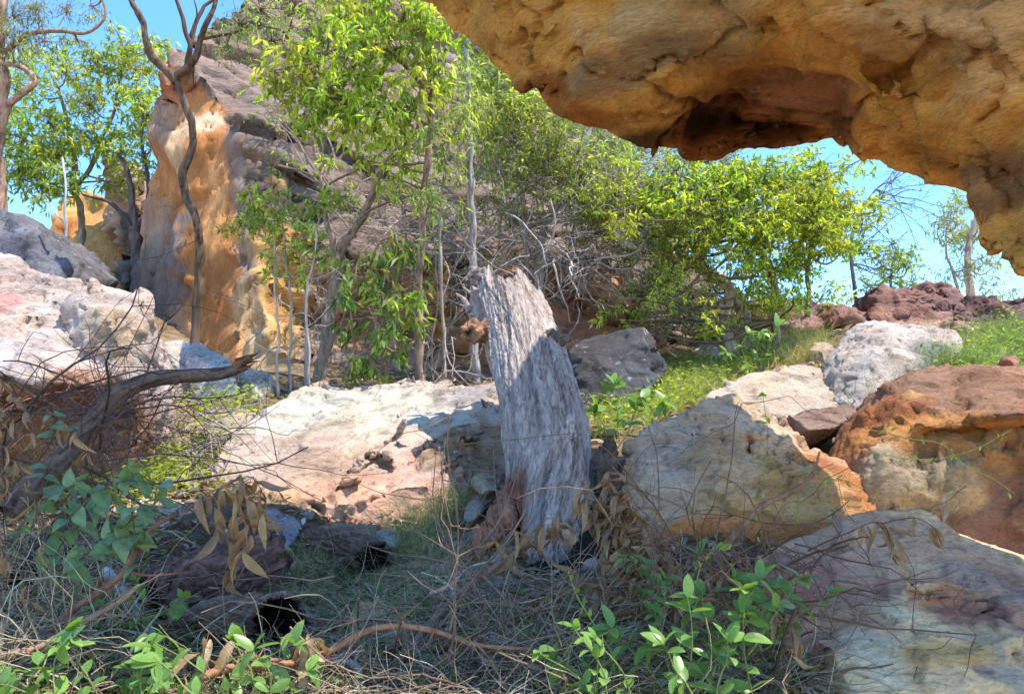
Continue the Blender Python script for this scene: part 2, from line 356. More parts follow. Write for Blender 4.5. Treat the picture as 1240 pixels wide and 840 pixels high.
# ------------------------------------------------------------ the overhang
OR = (.78, .44, .15); ORD = (.50, .27, .12); TAN = (.62, .45, .25)
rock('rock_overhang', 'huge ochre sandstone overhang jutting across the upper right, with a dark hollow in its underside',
  [(515, -2, 4.4), (540, 25, 4.35), (575, 55, 4.3), (612, 92, 4.3), (638, 108, 4.25), (652, 122, 4.2), (664, 142, 4.2), (700, 158, 4.25), (735, 163, 4.3), (752, 176, 4.3), (785, 187, 4.4), (830, 187, 4.5), (900, 184, 4.5), (970, 180, 4.45), (1026, 177, 4.4), (1028, 191, 4.2),
   (1062, 199, 4.15), (1110, 221, 4.05), (1145, 226, 3.95), (1180, 238, 3.85), (1212, 262, 3.7), (1208, 276, 3.6), (1186, 282, 3.45), (1190, 300, 3.4), (1214, 326, 3.35), (1245, 343, 3.3), (1330, 380, 3.3), (1600, 470, 2.9), (1900, 300, 2.3), (2100, -200, 1.9), (1600, -900, 1.75), (1000, -900, 2.0), (650, -800, 2.35), (300, -760, 2.5),
   (180, -600, 2.7), (330, -150, 3.5), (440, -60, 4.1)],  # unseen roof points beyond the frame, shaped for where their shadow falls
  [(560, 0, 4.1), (640, 60, 3.95), (600, 30, 4.0), (700, 110, 3.85), (690, 140, 4.0), (740, 140, 3.95), (640, 0, 3.75), (760, 60, 3.6), (800, 120, 3.7), (780, 160, 3.95), (700, 20, 3.6), (800, 0, 3.45), (850, 60, 3.6), (830, 90, 3.65),
   (815, 150, 4.1), (845, 118, 3.95), (850, 140, 4.5), (860, 160, 5.15), (885, 166, 5.2), (910, 155, 5.0), (845, 174, 4.8), (960, 150, 4.75), (1000, 165, 4.55), (930, 172, 4.75), (880, 105, 3.95), (930, 110, 4.1), (985, 120, 4.1), (1010, 140, 4.2),
   (870, 20, 3.5), (900, 80, 3.75), (960, 100, 3.85), (1020, 120, 3.85), (1040, 150, 3.9), (1060, 180, 3.95), (1110, 200, 3.9), (1150, 210, 3.8),
   (900, 0, 3.3), (950, 50, 3.3), (1030, 80, 3.4), (1070, 92, 3.55), (1100, 85, 3.45), (1090, 110, 3.35), (1110, 120, 3.42), (1060, 120, 3.5), (1080, 160, 3.6), (1130, 180, 3.6), (1180, 200, 3.55), (1230, 210, 3.4), (1150, 130, 3.3), (1200, 160, 3.25), (1000, 10, 3.1), (1100, 40, 3.1), (1180, 60, 3.0), (1240, 100, 3.0), (1240, 0, 2.9), (1220, 250, 3.45), (1240, 290, 3.2), (1235, 320, 3.2), (1195, 270, 3.6), (1320, 200, 2.9),
   (1000, -200, 2.8), (600, -300, 3.1), (1300, -300, 2.6), (1600, 100, 2.5)],
  'overhang', OR, back=(-0.1, .9, 1.6), backf=lambda p: np.array([-.1, -.5+1.3*float(smooth01((p[0]-1.05)/.3))-.5*float(smooth01((p[0]-1.5)/.5)), 1.0+.6*float(smooth01((p[0]-1.3)/.8))]), shrink=0.95, voxel=0.026, smooth=3, strata=((.35, .1, .9), .26, .028, 5), chips=((.9, .045), (.3, .008)), rough=((1.2, .04), (.2, .005)), flat=((.8, .3),), cat='rock overhang', bandc=.5, cracks=.9,  # unseen back shaped to keep its shadow off the upper trunk
  blobs=((880, 155, 4.6, .8, (.28, .12, .05), (1.1, 1.2, .5)), (865, 166, 4.9, .55, (.03, .015, .01), (1, 1.5, .5)), (1080, 95, 3.5, .14, (.25, .11, .05), (1.6, 1, .5)), (1200, 235, 3.6, .5, (.42, .24, .12), (1.3, 1, .35)), (1010, 130, 4.0, .5, (.38, .2, .11), (1.2, 1, .35)), (700, 95, 3.8, .45, (.48, .34, .2), (1.2, 1, .25)),  # near-black blob paints shade into the hollow
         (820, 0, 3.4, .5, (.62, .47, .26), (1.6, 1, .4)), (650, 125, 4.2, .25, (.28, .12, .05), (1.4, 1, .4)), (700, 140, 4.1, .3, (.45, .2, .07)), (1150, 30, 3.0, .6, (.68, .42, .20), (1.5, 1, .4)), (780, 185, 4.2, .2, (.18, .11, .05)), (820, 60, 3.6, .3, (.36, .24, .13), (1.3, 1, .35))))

# ------------------------------------------------------------ cliff
def cliffcol(V, n, c):
    u, v, d = px(V)
    # orange sheltered wall against grey bedded flank: the boundary follows a bed
    ln = np.interp(v, [60, 85, 130, 170, 230, 330, 430, 480], [190, 215, 268, 276, 288, 305, 345, 370])
    wob = fbm(V*1.3, 4, 5)*16
    o = smooth01((ln-u+wob)/14)[:, None]
    org = np.array([.42, .20, .09]); q = fbm(V*np.array([1.6, 1.6, .5]), 4, 15)[:, None]
    org = org*(1+.25*q); 
    g2 = smooth01((fbm(V*np.array([1.2, 1.2, .35]), 4, 18)+0.15)*1.4)[:, None]
    gl = smooth01((215-u+wob)/30+smooth01((v-240)/120)*.8)[:, None]
    org = org*(1-gl*.7)+np.array([.33, .25, .21])*gl*.7
    for (pu, pv, pr, pc, sq) in ((250, 148, .34, (.62, .48, .34), (1, 1, .8)), (208, 182, .3, (.60, .42, .26), (.6, 1, 1.6)), (262, 250, .5, (.56, .30, .14), (.4, 1, 2)), (195, 330, .9, (.22, .18, .16), (1, 1, 1)), (200, 100, .4, (.34, .18, .12), (1, 1, .6)), (320, 400, .7, (.44, .32, .2), (.6, 1, 1.5))):
        k_ = np.argmin((u-pu)**2+(v-pv)**2+(d-10)**2*40); dd = np.linalg.norm((V-V[k_])/np.array(sq), axis=1)/pr; w_ = smooth01((1.05-dd+fbm(V*3, 4, 6)*.4)/.35)[:, None]; org = org*(1-w_)+np.array(pc)*w_
    c = c*(1-o)+org*o
    return c
GREYC = (.25, .195, .17)
def cliffmask(V):
    u, v, d = px(V); ln = np.interp(v, [60, 85, 130, 170, 230, 330, 430, 480], [190, 215, 268, 276, 288, 305, 345, 370]); return .12+.88*smooth01((u-ln+fbm(V*1.3, 4, 5)*16)/25)
rock('rock_cliff', 'towering layered sandstone cliff with a smooth orange wall, behind the thin dark tree',
  [(163, 352, 11.2), (168, 300, 11.2), (178, 235, 11.2), (187, 170, 11.2), (184, 112, 11.1), (192, 85, 11), (205, 62, 11.2), (232, 52, 11.6), (240, 36, 11.8), (262, 22, 12), (285, 0, 12.3), (330, -60, 13), (450, -140, 14.5), (560, -110, 15), (640, 20, 14.5), (720, 130, 13.5), (800, 230, 12.5), (860, 320, 11.5), (880, 400, 10.5), (800, 430, 9.6), (700, 450, 9.2), (600, 480, 8.6), (480, 490, 8.6), (400, 490, 8.6), (330, 490, 8.6), (280, 470, 8.8), (225, 440, 9.6), (180, 430, 10.6)],
  [(205, 85, 10.4), (225, 75, 10.7), (268, 128, 10.05), (215, 130, 10.8), (240, 250, 10.25), (205, 300, 10.65), (230, 360, 10.1), (275, 180, 9.9), (290, 240, 9.6), (300, 330, 9.2), (310, 420, 8.8), (320, 120, 10.6), (400, 130, 11.4), (480, 190, 11.7), (340, 60, 11.6), (420, 60, 12.6), (500, 90, 13), (300, 20, 12), (380, 0, 13),
   (330, 200, 10.0), (380, 230, 10.4), (450, 240, 11.2), (330, 225, 9.9), (400, 262, 10.5), (395, 290, 9.7), (500, 270, 10.8), (510, 300, 9.9), (580, 250, 11.4), (600, 300, 10.2), (650, 300, 10.6), (330, 300, 9.3), (350, 430, 8.9), (400, 380, 9.9), (450, 400, 9.9), (490, 400, 9.8), (515, 320, 9.4), (522, 400, 9.2), (545, 320, 9.4), (550, 430, 9.0), (570, 340, 9.9), (600, 420, 9.5), (640, 350, 9.9), (660, 330, 9.6), (700, 350, 9.6), (700, 390, 10), (620, 200, 12.2), (700, 250, 11.6), (760, 330, 10.5), (800, 380, 10.2)],
  'cliff', GREYC, back=(1.5, 4.5, 0), shrink=0.85, voxel=0.062, smooth=1, flat=((2.2, .7), (.6, .5)), smask=cliffmask, mat2='face', cracks=1.5, bandc=.6, strata=[((.42, -.25, .9), .7, .26, 6), ((.40, -.22, .9), .26, .24, 7), ((.38, -.2, .9), .12, .10, 8)], chips=((.5, .05),), rough=((2.2, .06),), cat='cliff', extra=cliffcol,
  blobs=((430, 90, 12, 1.6, (.29, .21, .185), (1.5, 1, .3)), (345, 320, 9.4, .8, (.52, .32, .14), (.6, 1, 1.8)), (532, 370, 9.4, .8, (.66, .42, .16), (.3, 1, 1)), (640, 330, 9.8, .8, (.36, .22, .15)), (352, 215, 10, .3, (.40, .28, .15), (1, 1, .5)), (600, 420, 9.5, .8, (.36, .2, .12)), (450, 400, 9.6, .9, (.3, .2, .13))))
rock('rock_cliff', 'tan and orange rock wall further back at the left, seen behind the big sunlit boulder',
  [(58, 300, 13), (62, 262, 13.2), (80, 240, 13.4), (100, 225, 13.4), (125, 235, 13.2), (140, 270, 13), (160, 330, 12.6), (172, 380, 12.4), (40, 400, 12)],
  [(90, 300, 12.5), (120, 300, 12.4), (70, 290, 12.8), (140, 340, 12.2)], 'face', (.55, .36, .18), back=(0, 3, -.5), voxel=.08, chips=((.6, .08), (.25, .03)), cat='cliff',
  blobs=((70, 290, 12.8, .5, (.42, .2, .09)), (160, 330, 12.4, .7, (.22, .23, .25), (.5, 1, 1))))
rock('leaning_rock', 'tall split pillar of white-streaked rock beside the orange cliff wall',
  [(122, 195, 12.6), (135, 190, 12.6), (158, 210, 12.5), (175, 222, 12.5), (190, 235, 12.5), (190, 290, 12.3), (182, 350, 12.0), (150, 350, 11.9), (140, 280, 12.1), (128, 235, 12.4)],
  [(145, 230, 12.2), (165, 260, 12.1), (160, 310, 11.8), (150, 260, 12.3)], 'cliff', (.52, .42, .37), back=(0, 2, 0), voxel=.06, chips=((.5, .16), (.2, .05)), cat='rock',
  blobs=((155, 280, 12, .6, (.12, .09, .08), (.35, 1, 1.6)), (170, 330, 12, .6, (.15, .16, .17))))
rock('boulder', 'blue-grey rounded boulder in shade at the far left edge under the gum trees',
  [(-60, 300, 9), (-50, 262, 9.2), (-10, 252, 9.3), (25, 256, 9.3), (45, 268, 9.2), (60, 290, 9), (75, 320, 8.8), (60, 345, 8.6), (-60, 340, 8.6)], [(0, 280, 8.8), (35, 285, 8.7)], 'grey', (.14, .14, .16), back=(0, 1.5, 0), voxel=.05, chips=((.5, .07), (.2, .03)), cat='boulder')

# ------------------------------------------------------------ boulders of the slope
PALE = (.50, .43, .40)
rock('boulder', 'large pinkish-white sunlit boulder filling the left edge, with a knobbly right end',
  [(-160, 280, 5.4), (-60, 285, 5.5), (0, 302, 5.5), (45, 320, 5.4), (95, 338, 5.3), (122, 343, 5.2), (150, 345, 5.1), (172, 356, 5.0), (180, 378, 4.8), (174, 388, 4.75), (186, 406, 4.8), (195, 424, 4.9), (184, 440, 4.8), (186, 470, 4.7), (178, 520, 4.6), (160, 580, 4.6), (120, 620, 4.6), (0, 640, 4.6), (-160, 640, 4.4)],
  [(0, 350, 4.9), (-60, 360, 4.7), (60, 380, 4.7), (78, 372, 4.7), (84, 398, 4.62), (97, 378, 4.42), (110, 372, 4.4), (130, 372, 4.4), (142, 395, 4.3), (118, 412, 4.28), (96, 408, 4.42), (90, 415, 4.55), (150, 365, 4.65), (158, 385, 4.5), (0, 400, 4.5), (60, 430, 4.25), (130, 440, 4.3), (165, 430, 4.5), (150, 460, 4.25), (0, 455, 4.0), (50, 462, 4.0), (100, 468, 4.05), (150, 478, 4.3), (-60, 450, 3.9), (-100, 440, 4.0), (0, 485, 4.5), (50, 495, 4.6), (100, 500, 4.5), (150, 510, 4.5), (0, 560, 4.5), (60, 570, 4.5), (120, 560, 4.5), (-90, 500, 4.5)],
  'pale', (.48, .405, .37), back=(-.4, 1.8, -.4), voxel=.02, smooth=2, strata=((.25, -.1, 1), .14, .055, 6), flat=((.5, .7), (.16, .6)), chips=((.3, .03), (.1, .010)), rough=((.6, .03),), cat='boulder', cracks=.5,
  blobs=((20, 500, 4.5, .6, (.40, .21, .10), (1.2, 1, .35)), (110, 520, 4.5, .5, (.30, .17, .11), (1.2, 1, .6)), (140, 400, 4.4, .2, (.42, .33, .25)), (10, 375, 4.8, .2, (.45, .27, .25)), (0, 585, 4.4, .6, (.34, .2, .11), (1, 1, .5))))
rock('boulder', 'broad pale slab boulder with a stepped pinkish broken edge, left of the fallen trunk',
  [(246, 578, 4.9), (262, 542, 5.2), (300, 505, 5.8), (340, 480, 6.3), (378, 460, 6.8), (402, 454, 7.0), (425, 461, 6.9), (455, 462, 6.8), (480, 455, 6.8), (503, 450, 6.7), (525, 456, 6.5), (548, 460, 6.3), (590, 450, 6.2), (625, 462, 6.0), (640, 500, 5.8), (640, 560, 5.2), (615, 610, 4.8), (560, 650, 4.6), (500, 655, 4.5), (440, 652, 4.5), (380, 648, 4.5), (330, 635, 4.5), (290, 620, 4.6), (258, 598, 4.8)],
  [(300, 560, 5.0), (350, 520, 5.6), (420, 500, 5.9), (480, 480, 6.1), (270, 583, 4.85), (330, 592, 4.72), (372, 600, 4.65), (300, 585, 4.8), (410, 575, 4.8), (452, 548, 5.0), (450, 562, 5.06), (490, 520, 5.4), (488, 536, 5.5), (530, 492, 5.75), (555, 478, 5.9), (540, 502, 5.7), (420, 590, 4.85), (380, 616, 4.7), (470, 556, 4.85), (500, 540, 4.95), (545, 505, 5.15), (602, 487, 5.45), (605, 505, 5.3), (400, 612, 4.5), (440, 602, 4.5), (480, 590, 4.55), (540, 560, 4.75), (515, 600, 4.55), (535, 606, 4.6), (556, 540, 5.0), (580, 560, 4.95), (600, 545, 5.0), (350, 625, 4.55), (560, 610, 4.75), (290, 605, 4.72), (340, 612, 4.6), (440, 632, 4.42)],
  'pale', (.49, .395, .335), back=(0, 1.6, -1.0), shrink=.85, voxel=.022, smooth=1, flat=((.9, .75), (.25, .5)), strata=[((-.42, -.35, .85), .16, .05, 8)], chips=((.4, .015), (.14, .005)), rough=((1, .02),), cat='boulder', cracks=.7, creases=(),
  blobs=((440, 610, 4.5, .75, (.52, .33, .25), (1.4, 1, .35)), (300, 608, 4.7, .4, (.50, .33, .22), (1.3, 1, .3)), (520, 570, 4.8, .3, (.60, .38, .32)), (585, 545, 5.0, .38, (.30, .22, .16), (1, 1, 1)), (420, 500, 6, .8, (.50, .47, .40), (1.5, 1.5, .5)), (585, 470, 5.9, .3, (.33, .3, .28))))  # dark brown blob at the right end paints the shadow on that face
rock('boulder', 'grey-tan weathered boulder right of the fallen trunk, with an orange corner',
  [(748, 600, 3.9), (749, 555, 4.1), (762, 528, 4.25), (790, 512, 4.3), (812, 504, 4.35), (835, 488, 4.4), (862, 477, 4.5), (905, 479, 4.5), (935, 490, 4.5), (955, 504, 4.45), (970, 525, 4.35), (984, 548, 4.3), (1012, 556, 4.3), (1040, 572, 4.25), (1062, 602, 4.2), (1050, 660, 3.8), (980, 690, 3.6), (860, 690, 3.6), (770, 670, 3.7)],
  [(800, 540, 4.05), (860, 510, 4.15), (900, 520, 4.05), (895, 545, 4.0), (912, 520, 4.05), (905, 548, 4.1), (940, 530, 4.1), (850, 560, 3.85), (800, 590, 3.8), (900, 590, 3.75), (960, 570, 3.95), (985, 570, 4.05), (1000, 590, 3.95), (940, 620, 3.7), (1010, 620, 3.85), (860, 625, 3.7), (780, 635, 3.75), (960, 640, 3.7), (778, 540, 4.1)],
  'pale', (.57, .43, .31), back=(.1, 1.3, -.4), voxel=.016, smooth=2, flat=((.5, .6), (.14, .5)), chips=((.28, .025), (.09, .008)), rough=((.5, .035),), cat='boulder', cracks=.45,
  blobs=((1015, 605, 4.0, .32, (.38, .18, .09)), (950, 600, 3.8, .36, (.48, .31, .15), (1, 1, .8)), (840, 660, 3.65, .5, (.5, .22, .09), (1.8, 1, .25)), (905, 540, 4.05, .07, (.4, .14, .06), (.6, 1, 1.4)), (815, 545, 4, .3, (.56, .46, .38), (1.1, 1, .7)), (870, 555, 3.9, .22, (.50, .37, .24))))
rock('boulder', 'rust-brown boulder at the right edge, deeply undercut with orange hollows',
  [(1004, 560, 4.6), (1010, 535, 4.7), (1030, 505, 4.8), (1062, 478, 4.9), (1100, 450, 5.0), (1112, 446, 5.0), (1150, 440, 5.0), (1200, 443, 4.9), (1260, 448, 4.8), (1400, 470, 4.6), (1420, 720, 3.6), (1240, 700, 3.8), (1180, 680, 3.9), (1100, 650, 4.0), (1030, 620, 4.2)],
  [(1050, 530, 4.4), (1080, 480, 4.6), (1098, 462, 4.6), (1112, 480, 4.35), (1118, 510, 4.1), (1096, 525, 4.15), (1150, 480, 4.35), (1200, 470, 4.35), (1160, 512, 4.0), (1200, 505, 3.95), (1240, 498, 3.85), (1300, 510, 3.8), (1115, 530, 4.22), (1160, 528, 4.25), (1200, 520, 4.2), (1230, 522, 4.1), (1070, 552, 4.1), (1050, 570, 4.15), (1110, 560, 4.15), (1150, 565, 4.05), (1180, 575, 3.95), (1190, 560, 4.05), (1120, 600, 4.0), (1165, 610, 3.98), (1190, 612, 3.98), (1192, 640, 3.95), (1215, 590, 4.02), (1240, 580, 3.98), (1230, 640, 3.9), (1215, 545, 4.0), (1240, 548, 3.95), (1300, 600, 3.9)],
  'brown', (.27, .165, .115), back=(.3, 1.4, -.2), voxel=.018, smooth=3, flat=((.45, .6), (.16, .4)), chips=((.3, .02), (.1, .008)), rough=((.5, .03),), cat='boulder', cracks=0,
  blobs=((1060, 500, 4.5, .35, (.34, .16, .09), (1, 1, .8)), (1180, 530, 4.2, .5, (.38, .20, .09), (1.6, 1, .32)), (1130, 585, 4.0, .3, (.40, .32, .21), (1.2, 1, .6)), (1220, 620, 4.2, .38, (.42, .13, .05)), (1210, 560, 4.0, .2, (.48, .28, .14)), (1104, 470, 4.5, .09, (.55, .36, .18), (.6, 1, 2)), (1050, 570, 4.1, .22, (.36, .29, .2)), (1150, 605, 4.0, .2, (.5, .36, .2), (1.4, 1, .5))))
rock('boulder', 'smooth boulder in the lower right corner, mauve and pink above layered cream',
  [(850, 760, 3.0), (905, 690, 3.3), (930, 664, 3.4), (965, 650, 3.45), (1005, 638, 3.5), (1030, 620, 3.55), (1058, 608, 3.6), (1090, 609, 3.6), (1122, 622, 3.55), (1150, 640, 3.5), (1190, 657, 3.5), (1245, 676, 3.5), (1400, 700, 3.4), (1420, 980, 2.2), (1000, 1000, 2.15), (900, 900, 2.35)],
  [(950, 690, 3.1), (1000, 670, 3.15), (1060, 650, 3.2), (1110, 650, 3.15), (1150, 665, 3.1), (960, 730, 2.85), (1010, 760, 2.65), (1040, 720, 2.8), (1060, 712, 2.85), (1035, 780, 2.55), (1030, 830, 2.45), (1085, 705, 2.75), (1100, 692, 2.85), (1120, 705, 2.68), (1150, 700, 2.75), (1180, 690, 2.9), (1175, 712, 2.75), (1122, 728, 2.8), (1150, 738, 2.8), (1180, 745, 2.75), (1240, 730, 2.8), (1240, 690, 3.1), (1115, 745, 2.62), (1070, 750, 2.55), (1055, 775, 2.45), (1100, 770, 2.45), (1150, 765, 2.5), (1200, 775, 2.5), (1150, 800, 2.4), (1240, 770, 2.6), (1080, 830, 2.3), (1170, 840, 2.3), (1205, 800, 2.48), (1235, 830, 2.35), (980, 820, 2.5), (930, 780, 2.8), (1300, 800, 2.5), (1100, 900, 2.2)],
  'cream', (.76, .56, .34), back=(.3, 1.3, -.5), voxel=.013, smooth=3, flat=((.6, .5), (.2, .3)), strata=[((.05, -.2, 1), .12, .012, 6)], chips=((.25, .015), (.08, .004)), rough=((.4, .02),), cat='boulder',
  blobs=((960, 760, 2.8, .42, (.60, .34, .24), (1, 1, 1)), (1010, 660, 3.2, .5, (.54, .36, .25), (1.4, 1, .6)), (1120, 655, 3.2, .42, (.52, .34, .23), (1.5, 1, .5)), (950, 710, 3.0, .26, (.56, .30, .24), (1.3, 1, .8)), (1020, 740, 2.72, .16, (.46, .32, .22), (.7, 1, 2)), (1052, 780, 2.5, .17, (.76, .64, .44), (.6, 1, 1.6)), (1100, 725, 2.65, .15, (.76, .64, .44), (1.4, 1, .8)),
         (1200, 730, 2.8, .32, (.42, .25, .19), (1.6, 1, .45)), (1190, 705, 2.85, .2, (.36, .26, .2), (1.3, 1, .6)), (1170, 763, 2.5, .07, (.3, .13, .1), (2.4, 1, .5)), (1195, 815, 2.4, .07, (.3, .24, .2), (2, 1, .6)), (1225, 815, 2.4, .12, (.5, .42, .33), (1, 1, 1.3)), (1160, 790, 2.4, .12, (.55, .4, .2), (2, 1, .5))))
rock('boulder', 'grey half-shaded boulder with cracked pale face, up the slope at the right',
  [(985, 470, 6.4), (990, 445, 6.6), (1012, 420, 6.8), (1032, 396, 7.0), (1052, 388, 7.0), (1082, 387, 7.0), (1102, 394, 6.9), (1150, 398, 6.8), (1170, 415, 6.7), (1160, 450, 6.2), (1100, 490, 5.8), (1040, 500, 5.8), (1000, 490, 6.0)],
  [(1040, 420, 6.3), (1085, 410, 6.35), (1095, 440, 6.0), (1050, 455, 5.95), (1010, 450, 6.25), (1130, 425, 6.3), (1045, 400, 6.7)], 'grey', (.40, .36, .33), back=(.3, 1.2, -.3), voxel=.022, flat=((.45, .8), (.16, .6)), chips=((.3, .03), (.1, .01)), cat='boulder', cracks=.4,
  blobs=((1140, 420, 6.3, .35, (.20, .20, .21)),))  # grey blob paints the shadow over the right half
rock('rock_slab', 'flat pale sunlit slab lying in the grass in front of the half-shaded grey boulder',
  [(850, 482, 5.6), (866, 468, 6.0), (905, 452, 6.5), (945, 444, 6.7), (985, 440, 6.8), (1010, 452, 6.5), (1020, 490, 5.9), (980, 510, 5.5), (920, 500, 5.4)], [(930, 470, 6.0), (980, 465, 6.2)],
  'pale', (.46, .40, .33), back=(0, .6, -.6), voxel=.022, flat=((.5, .8),), chips=((.3, .02), (.1, .006)), cat='rock slab')
rock('boulder', 'angular boulder, its shade painted as dark grey, just right of the top of the fallen trunk',
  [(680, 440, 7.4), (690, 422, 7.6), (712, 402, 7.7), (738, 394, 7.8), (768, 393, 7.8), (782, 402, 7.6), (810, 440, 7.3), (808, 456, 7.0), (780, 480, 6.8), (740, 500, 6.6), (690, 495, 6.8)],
  [(778, 412, 7.15), (745, 425, 7.1), (705, 430, 7.1), (760, 455, 6.85), (720, 465, 6.9)], 'grey', (.075, .075, .08), back=(0, 1.2, -.3), voxel=.025, smooth=1, flat=((.6, .9), (.2, .6)), chips=((.2, .012),), cat='boulder', cracks=.6)  # near-black base colour stands in for the shade on this rock
LG = 'broken ledges above the dark boulder'
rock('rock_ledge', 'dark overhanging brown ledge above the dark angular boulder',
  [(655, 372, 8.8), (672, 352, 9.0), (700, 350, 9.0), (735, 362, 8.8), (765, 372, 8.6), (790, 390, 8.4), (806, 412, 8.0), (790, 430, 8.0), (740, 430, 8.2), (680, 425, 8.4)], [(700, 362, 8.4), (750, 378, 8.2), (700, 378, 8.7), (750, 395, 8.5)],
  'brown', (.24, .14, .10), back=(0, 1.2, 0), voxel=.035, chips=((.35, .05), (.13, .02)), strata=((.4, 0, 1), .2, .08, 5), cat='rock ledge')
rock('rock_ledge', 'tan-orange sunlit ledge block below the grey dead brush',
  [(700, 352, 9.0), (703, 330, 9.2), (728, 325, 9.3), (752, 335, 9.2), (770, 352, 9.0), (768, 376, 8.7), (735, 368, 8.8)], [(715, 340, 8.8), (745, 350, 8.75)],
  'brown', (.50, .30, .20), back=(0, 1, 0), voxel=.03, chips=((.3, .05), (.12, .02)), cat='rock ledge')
rock('rock_ledge', 'low reddish ledge running right beneath the leafy tree toward the skyline',
  [(850, 385, 9.6), (880, 372, 9.8), (920, 362, 10), (960, 357, 10), (1000, 360, 10), (1030, 368, 9.8), (1030, 395, 9.3), (980, 402, 9.0), (900, 402, 9.0)], [(920, 378, 9.3), (980, 375, 9.3)],
  'red', (.22, .13, .12), back=(0, 1.5, 0), voxel=.035, rough=((.35, .14), (.12, .04)), flat=((.3, .85), (.11, .7)), strata=((.1, 0, 1), .16, .09, 5), chips=((.2, .02),), cat='rock ledge')
RED = [('tall knobbly reddish-purple rock crowning the skyline at the right', [(1060, 372, 9.8), (1062, 352, 9.9), (1088, 344, 10), (1125, 344, 10), (1140, 350, 10), (1162, 364, 9.8), (1168, 380, 9.5), (1120, 392, 9.2), (1070, 388, 9.3)], [(1100, 362, 9.5), (1135, 370, 9.4)], (.20, .12, .105)),
  ('dark reddish rock at the right end of the skyline, beneath the ceiling nose', [(1160, 372, 9.6), (1178, 362, 9.8), (1198, 352, 9.9), (1225, 356, 9.8), (1260, 362, 9.6), (1260, 400, 9.1), (1190, 400, 9.1), (1165, 388, 9.3)], [(1205, 372, 9.3)], (.14, .09, .085)),
  ('pale-topped flat reddish rock lowest in the skyline pile', [(1096, 392, 8.8), (1115, 380, 9.0), (1145, 376, 9.1), (1172, 382, 9.0), (1178, 400, 8.7), (1150, 412, 8.4), (1105, 410, 8.5)], [(1140, 390, 8.6)], (.34, .23, .19)),
  ('low rounded red rock at the left foot of the skyline pile', [(1030, 380, 9.4), (1045, 372, 9.5), (1080, 374, 9.4), (1112, 386, 9.2), (1108, 398, 9.0), (1060, 398, 9.0), (1032, 394, 9.1)], [(1065, 384, 9.0)], (.24, .14, .11)),
  ('small reddish stone at the left end of the skyline rocks', [(990, 384, 9.3), (1000, 372, 9.5), (1020, 368, 9.5), (1042, 376, 9.3), (1044, 392, 9.0), (1000, 396, 9.0)], [(1018, 380, 9.0)], (.22, .13, .11))]
for q, (lb, o_, i_, c_) in enumerate(RED):
    rock('skyline_rock', lb, o_, i_, 'red', c_, back=(0, .9, 0), voxel=.024, rough=((.35, .16), (.12, .04)), flat=((.26, .85), (.10, .7)), strata=((.05, 0, 1), .12, .06, 5), chips=((.2, .03),), cat='rock', seed=q*5)
GG = 'grey blocks in the gully'
